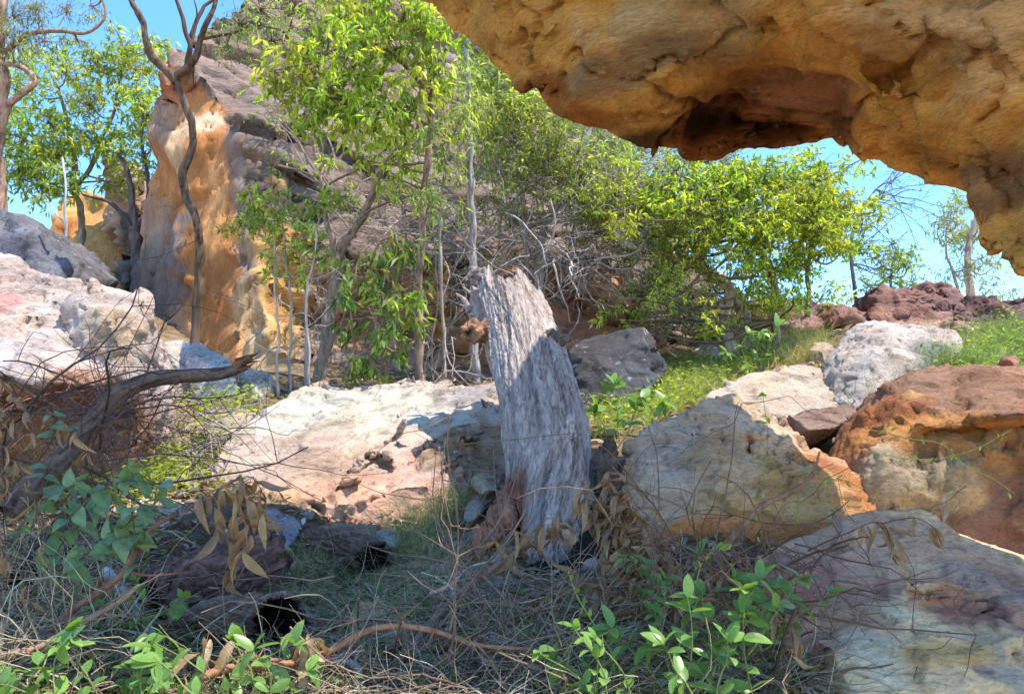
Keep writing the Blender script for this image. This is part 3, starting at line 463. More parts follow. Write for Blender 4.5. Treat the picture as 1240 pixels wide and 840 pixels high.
SM = [('tall blue-grey block standing in the gully at the foot of the orange cliff', [(213, 470, 7.2), (216, 430, 7.4), (222, 412, 7.5), (246, 411, 7.5), (262, 424, 7.4), (282, 442, 7.2), (290, 478, 6.9), (240, 485, 6.9)], [(228, 425, 7.2), (250, 440, 7.0), (232, 465, 6.95)], (.40, .40, .41), 'grey'),
  ('smaller grey block right of the tall blue-grey block in the gully', [(285, 476, 7.1), (288, 455, 7.3), (305, 443, 7.4), (328, 450, 7.3), (334, 475, 7.1), (310, 485, 6.9)], [(305, 462, 7.0)], (.42, .40, .38), 'grey'),
  ('flat pale stone between the big left boulder and the blue-grey block', [(184, 430, 8), (200, 412, 8.2), (222, 410, 8.2), (220, 450, 7.8), (190, 455, 7.8)], [(205, 430, 7.8)], (.5, .45, .4), 'pale'),
  ('pointed tan wedge of rock standing at the mouth of the gully', [(155, 530, 5.6), (158, 500, 5.8), (166, 487, 5.9), (175, 492, 5.9), (193, 535, 5.6), (180, 560, 5.2), (158, 555, 5.2)], [(170, 515, 5.5)], (.48, .37, .28), 'brown'),
  ('brown angular rock in the gully beside the pointed wedge', [(190, 512, 6.0), (200, 490, 6.3), (218, 484, 6.4), (240, 500, 6.2), (250, 520, 5.8), (215, 540, 5.5), (195, 535, 5.6)], [(218, 505, 5.85)], (.38, .27, .2), 'brown'),
  ('low tan rock in the gully just left of the broad slab boulder', [(235, 520, 5.9), (250, 500, 6.2), (285, 492, 6.4), (310, 498, 6.2), (290, 520, 5.7), (255, 535, 5.5)], [(270, 510, 5.9)], (.42, .36, .3), 'pale'),
  ('bright sunlit rock in the lower gully above the charred stump', [(150, 610, 4.4), (170, 585, 4.8), (210, 580, 4.9), (245, 592, 4.8), (262, 615, 4.5), (240, 660, 4.1), (190, 665, 4.0), (160, 640, 4.2)], [(205, 612, 4.35), (190, 640, 4.1)], (.56, .47, .42), 'pale'),
  ('small pale sunlit stone below the tip of the dark dead branch', [(168, 570, 5.2), (180, 552, 5.4), (205, 548, 5.5), (222, 560, 5.3), (215, 578, 5.0), (180, 582, 5.0)], [(195, 565, 5.1)], (.55, .5, .46), 'pale'),
  ('long bright sunlit rock in the gully left of the lower gully rock', [(60, 590, 4.7), (90, 560, 5.1), (130, 552, 5.2), (165, 570, 5.0), (160, 610, 4.5), (100, 620, 4.4)], [(115, 588, 4.7)], (.55, .46, .44), 'pale'),
  ('blue-grey stone perched behind the hanging dead leaves', [(306, 640, 3.9), (316, 618, 4.0), (335, 614, 4.05), (352, 625, 4.0), (368, 645, 3.85), (345, 668, 3.6), (315, 665, 3.6)], [(330, 640, 3.75)], (.30, .29, .31), 'grey'),
  ('rounded khaki stone resting against the left side of the trunk base', [(568, 585, 4.2), (572, 574, 4.25), (585, 570, 4.3), (600, 576, 4.25), (602, 592, 4.1), (585, 598, 4.0)], [(585, 583, 4.08)], (.36, .32, .24), 'grey'),
  ('small grey stone beside the burnt log end, in the green grass', [(452, 650, 3.85), (458, 641, 3.9), (472, 638, 3.9), (486, 648, 3.85), (480, 662, 3.7), (460, 664, 3.7)], [(468, 650, 3.72)], (.33, .31, .29), 'grey'),
  ('layered tan stone half buried in dry grass, bottom left of centre', [(420, 760, 2.85), (428, 735, 3.0), (450, 726, 3.1), (480, 735, 3.05), (500, 750, 2.95), (520, 775, 2.7), (460, 800, 2.55), (425, 790, 2.65)], [(455, 755, 2.8), (480, 770, 2.7)], (.48, .36, .22), 'cream'),
  ('flat orange-tan stone below the trunk base in dry twigs', [(592, 740, 3.1), (605, 722, 3.2), (640, 720, 3.25), (685, 732, 3.2), (715, 750, 3.05), (690, 775, 2.85), (620, 770, 2.85)], [(645, 745, 3.0)], (.46, .31, .19), 'brown'),
  ('pale brown flat rock in shade under the broad slab boulder', [(365, 640, 4.15), (400, 630, 4.25), (460, 634, 4.2), (458, 650, 4.0), (400, 662, 3.9), (368, 655, 4.0)], [(410, 645, 4.0)], (.33, .24, .18), 'brown'),
  ('long grey-brown wedge leaning against the left foot of the trunk', [(560, 620, 4.0), (575, 600, 4.2), (600, 590, 4.3), (600, 602, 4.2), (575, 630, 3.9), (562, 632, 3.85)], [(580, 610, 4.05)], (.3, .27, .24), 'grey'),
  ('cream stone on the ground at the top of the grass at the right', [(978, 430, 7.6), (985, 415, 7.8), (1002, 412, 7.8), (1012, 425, 7.6), (1000, 442, 7.3)], [(995, 425, 7.4)], (.46, .38, .3), 'pale'),
  ('small red stone among the green grass at the right edge', [(1212, 438, 5.2), (1216, 430, 5.25), (1228, 429, 5.25), (1236, 437, 5.2), (1230, 446, 5.1)], [(1224, 436, 5.1)], (.34, .18, .13), 'red'),
  ('dark flat stone wedged between the weathered boulder and the rust-brown boulder', [(955, 500, 5.2), (985, 494, 5.4), (1030, 488, 5.5), (1045, 500, 5.2), (1010, 520, 4.9), (975, 520, 4.9)], [(1000, 503, 5.0)], (.25, .18, .15), 'brown'),
  ('pale pink stone in the shrub cover near the leaning tree trunk at right', [(835, 425, 8.6), (850, 412, 8.8), (880, 410, 8.8), (890, 425, 8.5), (860, 438, 8.2)], [(860, 422, 8.4)], (.48, .42, .38), 'pale')]
for q, (lb, o_, i_, c_, m_) in enumerate(SM):
    dm = i_[0][2]; wd = (max(p[0] for p in o_)-min(p[0] for p in o_))/FPX*dm
    rock('rock', lb, o_, i_, m_, c_, back=(0, wd*.8, -wd*.3), voxel=max(.008, wd/45), smooth=1, flat=((wd*.6, .8), (wd*.2, .6)), chips=((wd*.25, wd*.02),), cat='rock', seed=q*3)
# ------------------------------------------------------------ wood, twigs, leaves
Zg = Z.reshape(ny, nx)
def gzf(x, y):
    x = np.asarray(x, float); y = np.asarray(y, float)
    i = np.clip(np.searchsorted(xs, x)-1, 0, nx-2); j = np.clip(np.searchsorted(ys, y)-1, 0, ny-2)
    a = np.clip((x-xs[i])/(xs[i+1]-xs[i]), 0, 1); b = np.clip((y-ys[j])/(ys[j+1]-ys[j]), 0, 1)
    return Zg[j, i]*(1-a)*(1-b)+Zg[j, i+1]*a*(1-b)+Zg[j+1, i]*(1-a)*b+Zg[j+1, i+1]*a*b
def ghit(u, v):                  # vectorised ray to ground; returns points
    u = np.asarray(u, float); v = np.asarray(v, float); d = np.full(len(u), 14.0); done = np.zeros(len(u), bool)
    for dd in np.arange(1.6, 14, .06):
        p = PA(np.stack([u, v, u*0+dd], 1)); hit = (p[:, 2] < gzf(p[:, 0], p[:, 1])) & ~done
        d[hit] = dd; done |= hit
    p = PA(np.stack([u, v, d], 1)); p[:, 2] = gzf(p[:, 0], p[:, 1]); return p
def catmull(p, n):
    p = np.asarray(p, float); m = len(p)
    if m < 3: return np.array([p[0]+(p[-1]-p[0])*t for t in np.linspace(0, 1, n)])
    e = np.vstack([2*p[0]-p[1], p, 2*p[-1]-p[-2]]); t = np.linspace(0, m-1-1e-6, n); i = t.astype(int); f = (t-i)[:, None]
    a, b, c, d = e[i], e[i+1], e[i+2], e[i+3]
    return 0.5*(2*b+(c-a)*f+(2*a-5*b+4*c-d)*f*f+(3*b-a-3*c+d)*f**3)
def unit(v): return v/np.maximum(np.linalg.norm(v, axis=-1, keepdims=True), 1e-9)
class MB:
    """gathers geometry of ONE object: quads with per-vertex colour"""
    def __init__(s): s.V = []; s.F = []; s.C = []; s.n = 0
    def put(s, V, F, C):
        V = np.asarray(V, float)
        if len(V) == 0: return
        s.V.append(V); s.F.append(np.asarray(F)+s.n); s.C.append(np.broadcast_to(np.asarray(C, float), (len(V), 3))); s.n += len(V)
    def tubes(s, Pt, R, C, sides=4, cap=False):
        """Pt (N,K,3) centre lines, R (N,K) radii, C (N,3) or (3,)"""
        Pt = np.asarray(Pt, float); Nn, K, _ = Pt.shape
        T = np.empty_like(Pt); T[:, 1:-1] = Pt[:, 2:]-Pt[:, :-2]; T[:, 0] = Pt[:, 1]-Pt[:, 0]; T[:, -1] = Pt[:, -1]-Pt[:, -2]; T = unit(T)
        up = np.zeros((Nn, 3)); t0 = T.mean(1); up[:] = (0, 0, 1); m = np.abs(unit(t0)[:, 2]) > .8; up[m] = (1, 0, 0)
        A = unit(np.cross(T, up[:, None, :])); B = np.cross(T, A)
        an = np.arange(sides)*2*math.pi/sides
        V = Pt[:, :, None, :]+R[:, :, None, None]*(A[:, :, None, :]*np.cos(an)[None, None, :, None]+B[:, :, None, :]*np.sin(an)[None, None, :, None])
        b = (np.arange(Nn)*K*sides)[:, None, None]; k = (np.arange(K-1)*sides)[None, :, None]; a = np.arange(sides)[None, None, :]; a2 = (a+1) % sides
        F = np.stack([b+k+a, b+k+a2, b+k+sides+a2, b+k+sides+a], -1).reshape(-1, 4)
        C = np.broadcast_to(np.asarray(C, float), (Nn, 3)) if np.ndim(C) < 3 else C
        Cc = np.repeat(C, K*sides, 0) if np.ndim(C) < 3 else C.reshape(-1, 3)
        s.put(V.reshape(-1, 3), F, Cc)
    def limb(s, pts, r0, r1, C, sides=9, n=None, wob=0.0, power=1.0, rid=0.0):
        pts = np.asarray(pts, float); n = n or max(6, len(pts)*5); q = catmull(pts, n)
        if wob: q = q+np.stack([fbm(q*3+5, 2, 3), fbm(q*3+9, 2, 4), fbm(q*3+15, 2, 6)], 1)*wob
        t = np.linspace(0, 1, n)**power; r = r0+(r1-r0)*t; r = r*(1+.12*fbm(q*9, 2, 8))
        s.tubes(q[None], r[None], C, sides)
        if rid:
            V = s.V[-1].reshape(n, sides, 3); rel = V-q[:, None]; an = np.arange(sides)*2*math.pi/sides; A, K = np.meshgrid(an, np.arange(n)/n*np.linalg.norm(np.diff(q, axis=0), axis=1).sum()/max(r0, .01), indexing='xy')
            a2 = A+K*.12; g = ridged(np.stack([np.cos(a2)*2.6, np.sin(a2)*2.6, K*.35], -1).reshape(-1, 3), 3, 5).reshape(n, sides)+.7*fbm(np.stack([np.cos(A)*1.2, np.sin(A)*1.2, K*.5], -1).reshape(-1, 3), 3, 8).reshape(n, sides)
            s.V[-1] = (q[:, None]+rel*(1+rid*g[..., None])).reshape(-1, 3); s.C[-1] = (np.asarray(s.C[-1]).reshape(n, sides, 3)*np.clip(1+.5*g[..., None], .4, 1.7)).reshape(-1, 3)
    def leaves(s, B, D, Nn, L, W, C, hi=False, droop=0.3):
        """lance-shaped blades folded along the midrib"""
        B = np.asarray(B, float); n = len(B)
        if n == 0: return
        D = unit(D); Sd = unit(np.cross(D, Nn)); U = np.cross(Sd, D)
        L = np.broadcast_to(L, (n,))[:, None]; W = np.broadcast_to(W, (n,))[:, None]
        if not hi:
            m = B+D*L*.45-U*W*.0
            V = np.stack([B, m-Sd*W*.5+U*W*.18, B+D*L-U*L*droop*.6, m+Sd*W*.5+U*W*.18], 1).reshape(-1, 3)
            F = (np.arange(n)*4)[:, None]+np.array([[0, 1, 2, 3]]); s.put(V, F, np.repeat(C, 4, 0))
        else:
            ts = (0, .18, .42, .7, 1); wp = (.06, .62, 1, .72, .02); rows = []
            for t, w_ in zip(ts, wp):
                c = B+D*L*t-U*L*droop*t*t
                rows += [c-Sd*W*.5*w_+U*W*.12*w_, c+Sd*W*.5*w_+U*W*.12*w_]
            V = np.stack(rows, 1).reshape(-1, 3)
            F = np.concatenate([(np.arange(n)*10)[:, None]+np.array([[2*k, 2*k+1, 2*k+3, 2*k+2]]) for k in range(4)]); s.put(V, F, np.repeat(C, 10, 0))
    def blades(s, B, D, L, W, C, bend=0.5, K=5, side=None):
        """grass blades: thin strips that arch over"""
        n = len(B); D = unit(D); g = rng.normal(size=(n, 3)); g[:, 2] *= .2; Bd = unit(g)*np.broadcast_to(bend, (n,))[:, None]
        L = np.broadcast_to(L, (n,))[:, None]; W = np.broadcast_to(W, (n,))[:, None]; Sd = unit(np.cross(D, rng.normal(size=(n, 3)))); rows = []
        for k in range(K):
            t = k/(K-1); c = B+D*L*t+(Bd*L-np.array([0, 0, 1])*L*np.abs(np.linalg.norm(Bd, axis=1, keepdims=True))*.55)*t*t
            w_ = (1-t)**.6*.5+.02; rows += [c-Sd*W*w_, c+Sd*W*w_]
        V = np.stack(rows, 1).reshape(-1, 3)
        F = np.concatenate([(np.arange(n)*2*K)[:, None]+np.array([[2*k, 2*k+1, 2*k+3, 2*k+2]]) for k in range(K-1)]); s.put(V, F, np.repeat(C, 2*K, 0))
    def mesh(s, name, origin=None, smooth=True):
        V = np.vstack(s.V); F = np.vstack(s.F).astype(np.int32); C = np.vstack(s.C)
        if origin is not None: V = V-np.asarray(origin)
        return mk_mesh(name, V, F, np.clip(C, .004, .9), smooth)
def walks(B, D, L, K=8, curl=.35, grav=0.0):
    """N wandering centre lines"""
    n = len(B); d = unit(np.asarray(D, float)); p = np.asarray(B, float).copy(); out = [p.copy()]; st = np.broadcast_to(L, (n,))[:, None]/(K-1)
    bend = rng.normal(size=(n, 3))*curl*.5
    for k in range(K-1):
        d = unit(d+bend*.5+rng.normal(size=(n, 3))*curl*.5+np.array([0, 0, -grav])); p = p+d*st; out.append(p.copy())
    return np.stack(out, 1)
def mixc(n, cols, j=.18):
    cols = np.asarray(cols, float); i = rng.integers(0, len(cols), n); k = rng.integers(0, len(cols), n); t = rng.random((n, 1))
    c = cols[i]*t+cols[k]*(1-t); return c*(1+j*rng.normal(size=(n, 1)))
def spray_leaves(mb, tw, pts, n_each, L, W, cols, droop, spread, dirs=None, hi=False, twigr=.0025, twigcol=(.16, .11, .07), up=0.0):
    n = len(pts); B = np.repeat(pts, n_each, 0); m = len(B)
    ax = unit(rng.normal(size=(n, 3))*np.array([1, 1, .5])+np.array([0, 0, -droop*.6+up])) if dirs is None else unit(dirs)
    AX = np.repeat(ax, n_each, 0); t = rng.random((m, 1)); B = B+AX*t*spread+rng.normal(size=(m, 3))*spread*.10
    D = unit(AX*.5+rng.normal(size=(m, 3))*.75+np.array([0, 0, -droop+up])); Nn = unit(rng.normal(size=(m, 3))*.6+np.array([0, -.15, .8]))
    mb.leaves(B, D, Nn, L*(.65+.6*rng.random(m)), W*(.7+.5*rng.random(m)), mixc(m, cols), hi)
    if tw is not None:
        q = np.stack([pts-ax*spread*.1, pts+ax*spread*.5, pts+ax*spread], 1); tw.tubes(q, np.stack([np.full(n, twigr), np.full(n, twigr*.8), np.full(n, twigr*.4)], 1), twigcol, 3)
M['leaf'] = leaf_mat('leaf_green', .56, (1.9, 1.8, .6))
M['leaf_dull'] = leaf_mat('leaf_olive', .38, (1.7, 1.6, .8))
M['leaf_dead'] = leaf_mat('leaf_dead', .25, (1.5, 1.2, .8), .7, .2)
M['grass'] = leaf_mat('grass_blade', .4, (1.7, 1.7, .7), .6, .3)
M['bark'] = bark_mat('tree_bark')
M['deadwood'] = bark_mat('dead_wood', (9, 9, 9), .45, .6)
LIME = [(.25, .34, .05), (.38, .46, .07), (.14, .22, .035), (.48, .52, .12)]
MID = [(.2, .3, .05), (.07, .13, .03), (.11, .18, .04), (.045, .085, .02), (.17, .22, .05)]
OLIVE = [(.22, .27, .10), (.30, .34, .14), (.14, .18, .06), (.38, .40, .18)]
PALEG = [(.22, .31, .07), (.32, .40, .10), (.14, .21, .06), (.42, .47, .14)]
MOREL = 1
def tree(name, label, limbs, clumps, cols=LIME, leaf=(.09, .028), n_each=9, spread=.16, droop=.5, wood=(.22, .17, .13), cat='tree', lmat='leaf', group=None, dens=1.0, twr=.006, flat=.75, grow=True, hi=False):
    base = P(*limbs[0][0][0]); base[2] = float(gzf(base[0], base[1])) if grow else base[2]
    root = add(name, None, label=label, cat=cat, group=group, loc=base)
    tr = MB(); nodes = []
    for li, (pts, r0, r1) in enumerate(limbs):
        w_ = PA(pts)
        if li == 0 and grow: w_[0, 2] = min(w_[0, 2], gzf(w_[0, 0], w_[0, 1]))-.06
        big = r0*FPX/pts[0][2] > 4
        tr.limb(w_, r0, r1, np.asarray(wood), 16 if big else 8, n=len(pts)*(14 if big else 6), wob=.03, rid=.13 if big else 0); nodes.append(catmull(w_, len(pts)*4))
    nodes = np.vstack(nodes)
    tr_m = tr.mesh('trunk', base); add('trunk', tr_m, M['bark'], root)
    br = MB(); lf = MB()
    for (u, v, d, r, k) in clumps:
        c = P(u, v, d); dn = np.linalg.norm(nodes-c, axis=1)+np.maximum(0, nodes[:, 2]-c[2])*.8; a = nodes[np.argmin(dn)]
        if np.linalg.norm(a-c) > .15:
            mid = (a+c)/2+rng.normal(size=3)*.08*np.linalg.norm(a-c)-np.array([0, 0, .06])
            br.limb([a, mid, c], min(.022, twr*2.2+.004), twr*.9, np.asarray(wood), 5, n=9, wob=.04)
        k = max(3, int(k*dens*.62)); r = r*1.3; q = rng.normal(size=(k, 3)); q = unit(q)*(rng.random((k, 1))**.45)*r*np.array([1, 1, flat])
        # a few sub-clusters so the crown has gaps
        nc = max(2, k//9); cc = unit(rng.normal(size=(nc, 3)))*r*.68*np.array([1, 1, flat]); near = cc[rng.integers(0, nc, k)]; q = q*.72+near*.5
        pts = c+q; mids = c+q*.5+rng.normal(size=(k, 3))*.05*r
        br.tubes(np.stack([np.tile(c, (k, 1)), mids, pts], 1), np.stack([np.full(k, twr*.7), np.full(k, twr*.5), np.full(k, twr*.3)], 1), np.asarray(wood), 3)
        tone = np.array([1, 1, 1])*rng.uniform(.72, 1.25)*np.array([rng.uniform(.85, 1.15), 1, 1]); spray_leaves(lf, br, pts, n_each, leaf[0]*rng.uniform(.75, 1.1), leaf[1], np.asarray(cols)*tone, droop, spread, twigcol=wood, twigr=twr*.3, hi=hi)
    if br.n: add('branches', br.mesh('branches', base), M['bark'], root)
    if lf.n: add('crown', lf.mesh('crown', base, False), M[lmat], root)
    return root

# ------------------------------------------------------------ the trees
rng = np.random.default_rng(11)
DK = (.10, .065, .045)
tree('thin_tree', 'thin dark crooked tree rising against the orange cliff wall, nearly bare with wispy top leaves',
  [([(237, 412, 8.7), (240, 350, 8.7), (243, 300, 8.7), (240, 272, 8.7), (228, 240, 8.7), (224, 212, 8.7), (232, 178, 8.7), (230, 148, 8.7), (220, 118, 8.7), (210, 97, 8.7)], .048, .032),
   ([(212, 100, 8.7), (195, 80, 8.7), (180, 64, 8.65), (174, 42, 8.6), (172, 22, 8.6), (158, -4, 8.6), (150, -40, 8.6)], .045, .02), ([(208, 95, 8.7), (226, 80, 8.7), (232, 56, 8.7), (222, 32, 8.7), (210, 2, 8.7), (205, -30, 8.7)], .035, .016),
   ([(213, 92, 8.7), (238, 72, 8.6), (246, 42, 8.55), (256, 12, 8.5), (264, -20, 8.5)], .038, .018), ([(245, 45, 8.55), (280, 40, 8.5), (312, 32, 8.4), (340, 38, 8.3)], .018, .007), ([(226, 80, 8.7), (234, 40, 8.8), (250, 5, 8.9), (290, -30, 9)], .03, .014), ([(173, 38, 8.6), (166, 15, 8.6), (166, -10, 8.6)], .014, .007), ([(232, 56, 8.7), (238, 30, 8.8), (236, 0, 8.8)], .016, .007)],
  [(290, 30, 8.4, .42, 60), (330, 50, 8.3, .40, 55), (315, 10, 8.4, .38, 55), (275, 55, 8.4, .25, 28), (350, 20, 8.2, .3, 34), (380, 55, 8.2, .25, 24)], PALEG, (.085, .013), 9, .14, .6, DK, lmat='leaf_dull', twr=.006)
LT = 'gum trees behind the left boulders'
tree('gum_tree', 'red-brown gum at the left edge with fine grey-green foliage over a forked limb',
  [([(2, 330, 11), (2, 250, 11), (-4, 180, 11), (4, 110, 11), (-2, 60, 11), (2, 0, 11), (0, -60, 11)], .10, .05), ([(0, 160, 11), (12, 130, 10.9), (30, 112, 10.8), (42, 97, 10.8), (30, 84, 10.8), (4, 76, 10.9)], .05, .03), ([(2, 70, 11), (30, 40, 11), (60, 36, 11), (92, 40, 11), (112, 38, 11), (126, 20, 11), (120, -20, 11)], .04, .012)],
  [(15, 20, 11, .45, 60), (45, 10, 11, .4, 50), (20, 55, 11, .45, 55), (-10, 90, 11, .5, 40), (80, 15, 11.2, .35, 40), (110, 5, 11.2, .3, 28), (5, 40, 10.6, .4, 40), (55, 50, 11, .3, 30), (100, 50, 11.3, .22, 16)], OLIVE, (.10, .016), 9, .16, .7, (.28, .17, .12), lmat='leaf_dull', group=LT, flat=1)
tree('leafy_tree', 'bright bushy tree filling the gap between the left edge and the orange cliff',
  [([(100, 330, 12.2), (98, 280, 12.2), (90, 220, 12.2), (85, 160, 12.2), (70, 110, 12.2)], .06, .02), ([(92, 230, 12.2), (120, 180, 12.2), (140, 120, 12.2), (150, 70, 12.2)], .04, .014)],
  [(0, 160, 12, .5, 50), (10, 190, 12, .5, 50), (50, 200, 12, .5, 50), (140, 220, 12, .4, 30), (100, 160, 12, .5, 50), (40, 110, 12, .5, 70), (80, 90, 12, .5, 75), (115, 75, 12, .5, 75), (150, 60, 12.3, .4, 50), (165, 85, 12, .45, 60), (60, 150, 12, .55, 80), (110, 130, 12, .55, 85), (160, 120, 11.8, .4, 55), (30, 170, 11.8, .5, 60), (75, 190, 12, .5, 70), (125, 175, 12, .45, 60), (165, 165, 11.8, .38, 50), (20, 215, 11.6, .5, 60), (55, 230, 11.8, .45, 55), (95, 225, 12, .35, 35), (175, 200, 11.7, .3, 30), (10, 130, 12, .45, 40), (178, 60, 12.4, .3, 24), (185, 45, 12.4, .22, 14), (35, 75, 12.6, .4, 36)],
  PALEG+LIME[:2], (.13, .036), 9, .2, .45, (.22, .17, .13), group=LT, lmat='leaf')
tree('forked_tree', 'small dark tree forking low beside the white-streaked pillar, left of the orange cliff',
  [([(168, 345, 11.4), (166, 300, 11.4), (163, 275, 11.4)], .09, .07), ([(163, 278, 11.4), (150, 262, 11.3), (130, 245, 11.3), (100, 236, 11.2)], .04, .015), ([(165, 275, 11.4), (160, 245, 11.4), (152, 205, 11.4), (140, 180, 11.4)], .055, .02), ([(166, 277, 11.4), (178, 255, 11.4), (178, 215, 11.4), (172, 170, 11.4), (174, 130, 11.4)], .045, .018)],
  [(178, 140, 11.4, .3, 34), (150, 185, 11.4, .3, 28), (165, 110, 11.5, .35, 34), (182, 180, 11.3, .2, 14)], LIME, (.12, .03), 8, .18, .5, (.10, .08, .075), group=LT)
tree('white_sapling', 'slender white-barked sapling standing behind the pinkish-white left boulder',
  [([(72, 345, 10), (75, 300, 10), (80, 260, 10), (82, 225, 10), (75, 190, 10)], .022, .012), ([(78, 270, 10), (60, 248, 10), (52, 238, 10)], .01, .005)], [(78, 205, 10, .25, 16), (55, 235, 10, .2, 10)], PALEG, (.1, .03), 7, .16, .5, (.55, .52, .5), group=LT)

tree('lime_leafed_tree', 'bright lime-green tree with drooping broad leaves hanging across the top of the cliff',
  [([(512, 452, 7.6), (507, 400, 7.6), (507, 340, 7.6), (510, 270, 7.5), (513, 235, 7.5), (519, 190, 7.4), (525, 142, 7.4), (522, 100, 7.3), (515, 50, 7.3), (505, -10, 7.2)], .036, .02),
   ([(522, 120, 7.4), (480, 70, 7.2), (440, 50, 7.1), (400, 60, 7.0)], .018, .01), ([(520, 150, 7.4), (470, 130, 7.3), (430, 120, 7.2)], .014, .008), ([(520, 90, 7.3), (545, 50, 7.3), (555, 10, 7.3)], .014, .008)],
  [(355, 90, 7.0, .26, 34), (380, 65, 7.0, .32, 48), (400, 105, 7.0, .32, 48), (420, 70, 7.0, .32, 50), (440, 35, 7.1, .35, 55), (410, 20, 7.2, .3, 44), (455, 95, 7.0, .32, 50), (480, 60, 7.1, .35, 55), (490, 20, 7.1, .35, 55), (430, 140, 7.1, .25, 32), (475, 130, 7.1, .26, 34), (505, 100, 7.2, .3, 40), (520, 40, 7.3, .3, 40), (540, 75, 7.3, .26, 30), (345, 110, 7.0, .18, 16), (460, 0, 7.2, .35, 44), (550, 20, 7.5, .25, 26), (380, 150, 7.2, .16, 12), (475, 195, 7.3, .16, 14), (440, 190, 7.3, .12, 9), (370, 35, 7.1, .2, 18), (330, 85, 7, .16, 14), (395, 128, 7, .2, 20), (350, 60, 7, .2, 22), (455, 160, 7.2, .18, 14), (420, 160, 7.2, .14, 10), (500, 135, 7.2, .2, 20), (470, 215, 7.3, .14, 9), (530, 5, 7.3, .3, 30)],
  LIME, (.115, .034), 9, .19, .75, (.22, .15, .11), twr=.005, dens=.78)
tree('drooping_gum', 'slim sapling with thin hanging silvery-green leaves beside the straight grey trunk',
  [([(540, 455, 8.0), (536, 380, 8.0), (534, 300, 8.0), (538, 220, 7.9), (545, 150, 7.8), (548, 90, 7.8)], .018, .01)],
  [(540, 110, 7.6, .26, 30), (555, 150, 7.6, .28, 34), (535, 190, 7.6, .24, 28), (560, 100, 7.8, .28, 34), (575, 130, 7.9, .25, 28), (530, 240, 7.6, .22, 20), (500, 225, 7.6, .2, 16), (555, 200, 7.8, .2, 16), (495, 180, 7.5, .22, 18), (520, 160, 7.4, .2, 18)],
  PALEG, (.12, .018), 8, .17, .95, (.35, .28, .23), twr=.004, lmat='leaf')
tree('straight_tree', 'tall straight thin grey tree trunk rising just left of the fallen trunk tip',
  [([(578, 485, 8.3), (574, 400, 8.3), (572, 320, 8.3), (570, 240, 8.3), (571, 160, 8.3), (567, 90, 8.3), (566, 40, 8.3)], .042, .024)],
  [(575, 60, 8.4, .35, 36), (600, 90, 8.6, .35, 36), (590, 120, 8.5, .3, 30), (620, 125, 8.8, .35, 40), (585, 170, 8.5, .25, 18)], PALEG+LIME[:1], (.11, .028), 8, .17, .6, (.27, .24, .23))
tree('leaning_tree', 'brown tree leaning right in front of the cliff foot, leaves in small high tufts',
  [([(388, 455, 8.2), (398, 400, 8.2), (405, 350, 8.2), (413, 300, 8.2), (432, 272, 8.2), (450, 235, 8.1), (466, 200, 8.1), (490, 170, 8.0), (505, 150, 8.0)], .06, .02), ([(405, 345, 8.2), (400, 290, 8.2), (392, 240, 8.2), (385, 200, 8.3), (378, 160, 8.3)], .035, .012), ([(440, 258, 8.1), (490, 240, 7.9), (530, 238, 7.9)], .016, .007), ([(390, 225, 8.2), (430, 205, 8.1), (480, 170, 8.1)], .016, .007), ([(388, 215, 8.3), (360, 205, 8.3), (335, 200, 8.4)], .014, .006)],
  [(478, 150, 8, .25, 24), (500, 200, 8, .22, 20), (395, 190, 8.3, .2, 14), (450, 155, 8.2, .18, 14), (520, 245, 7.9, .2, 16)], LIME, (.10, .03), 8, .15, .6, (.19, .14, .11))
tree('pale_shrub', 'pale green fluffy shrub in front of the orange cliff corner',
  [([(352, 470, 7.4), (352, 400, 7.4), (350, 340, 7.4), (345, 300, 7.4), (340, 260, 7.4)], .016, .009), ([(370, 470, 7.5), (372, 400, 7.5), (368, 340, 7.5), (372, 290, 7.5)], .018, .008), ([(350, 330, 7.4), (320, 290, 7.3), (300, 275, 7.3)], .009, .005)],
  [(300, 265, 7.2, .17, 26), (325, 245, 7.2, .2, 32), (350, 255, 7.2, .2, 32), (285, 275, 7.2, .11, 12), (380, 250, 7.3, .2, 30), (330, 275, 7.2, .2, 28), (365, 285, 7.3, .2, 26), (310, 240, 7.3, .12, 14), (400, 240, 7.4, .16, 20), (345, 310, 7.2, .17, 18), (385, 300, 7.4, .15, 14), (415, 245, 7.5, .12, 10), (330, 330, 7.2, .14, 10), (370, 330, 7.3, .15, 10)],
  PALEG+LIME[:2], (.07, .024), 9, .10, .3, (.42, .36, .3), cat='shrub', twr=.004)
tree('hanging_leaf_sapling', 'sapling with large hanging gum leaves at the cliff foot above the pale slab boulder',
  [([(470, 455, 7.2), (462, 410, 7.2), (452, 370, 7.2), (450, 330, 7.1), (460, 295, 7.1), (480, 285, 7.0)], .018, .008), ([(440, 460, 7.2), (430, 410, 7.2), (425, 370, 7.1), (435, 320, 7.1)], .014, .007)],
  [(465, 300, 7.0, .17, 18), (490, 305, 7.0, .16, 16), (500, 345, 7.0, .17, 18), (480, 360, 7.0, .2, 22), (460, 340, 7.1, .18, 16), (440, 330, 7.1, .16, 14), (420, 360, 7.1, .18, 14), (465, 395, 7.0, .2, 20), (495, 395, 7.1, .17, 16), (430, 400, 7.1, .18, 14), (450, 435, 7.0, .16, 14), (415, 310, 7.2, .16, 12), (485, 420, 7.1, .14, 10), (425, 440, 7.1, .14, 9)],
  [(.13, .21, .05), (.22, .30, .06), (.07, .13, .03), (.28, .36, .12)], (.14, .042), 5, .13, 1.1, (.28, .18, .13), cat='sapling', twr=.005)
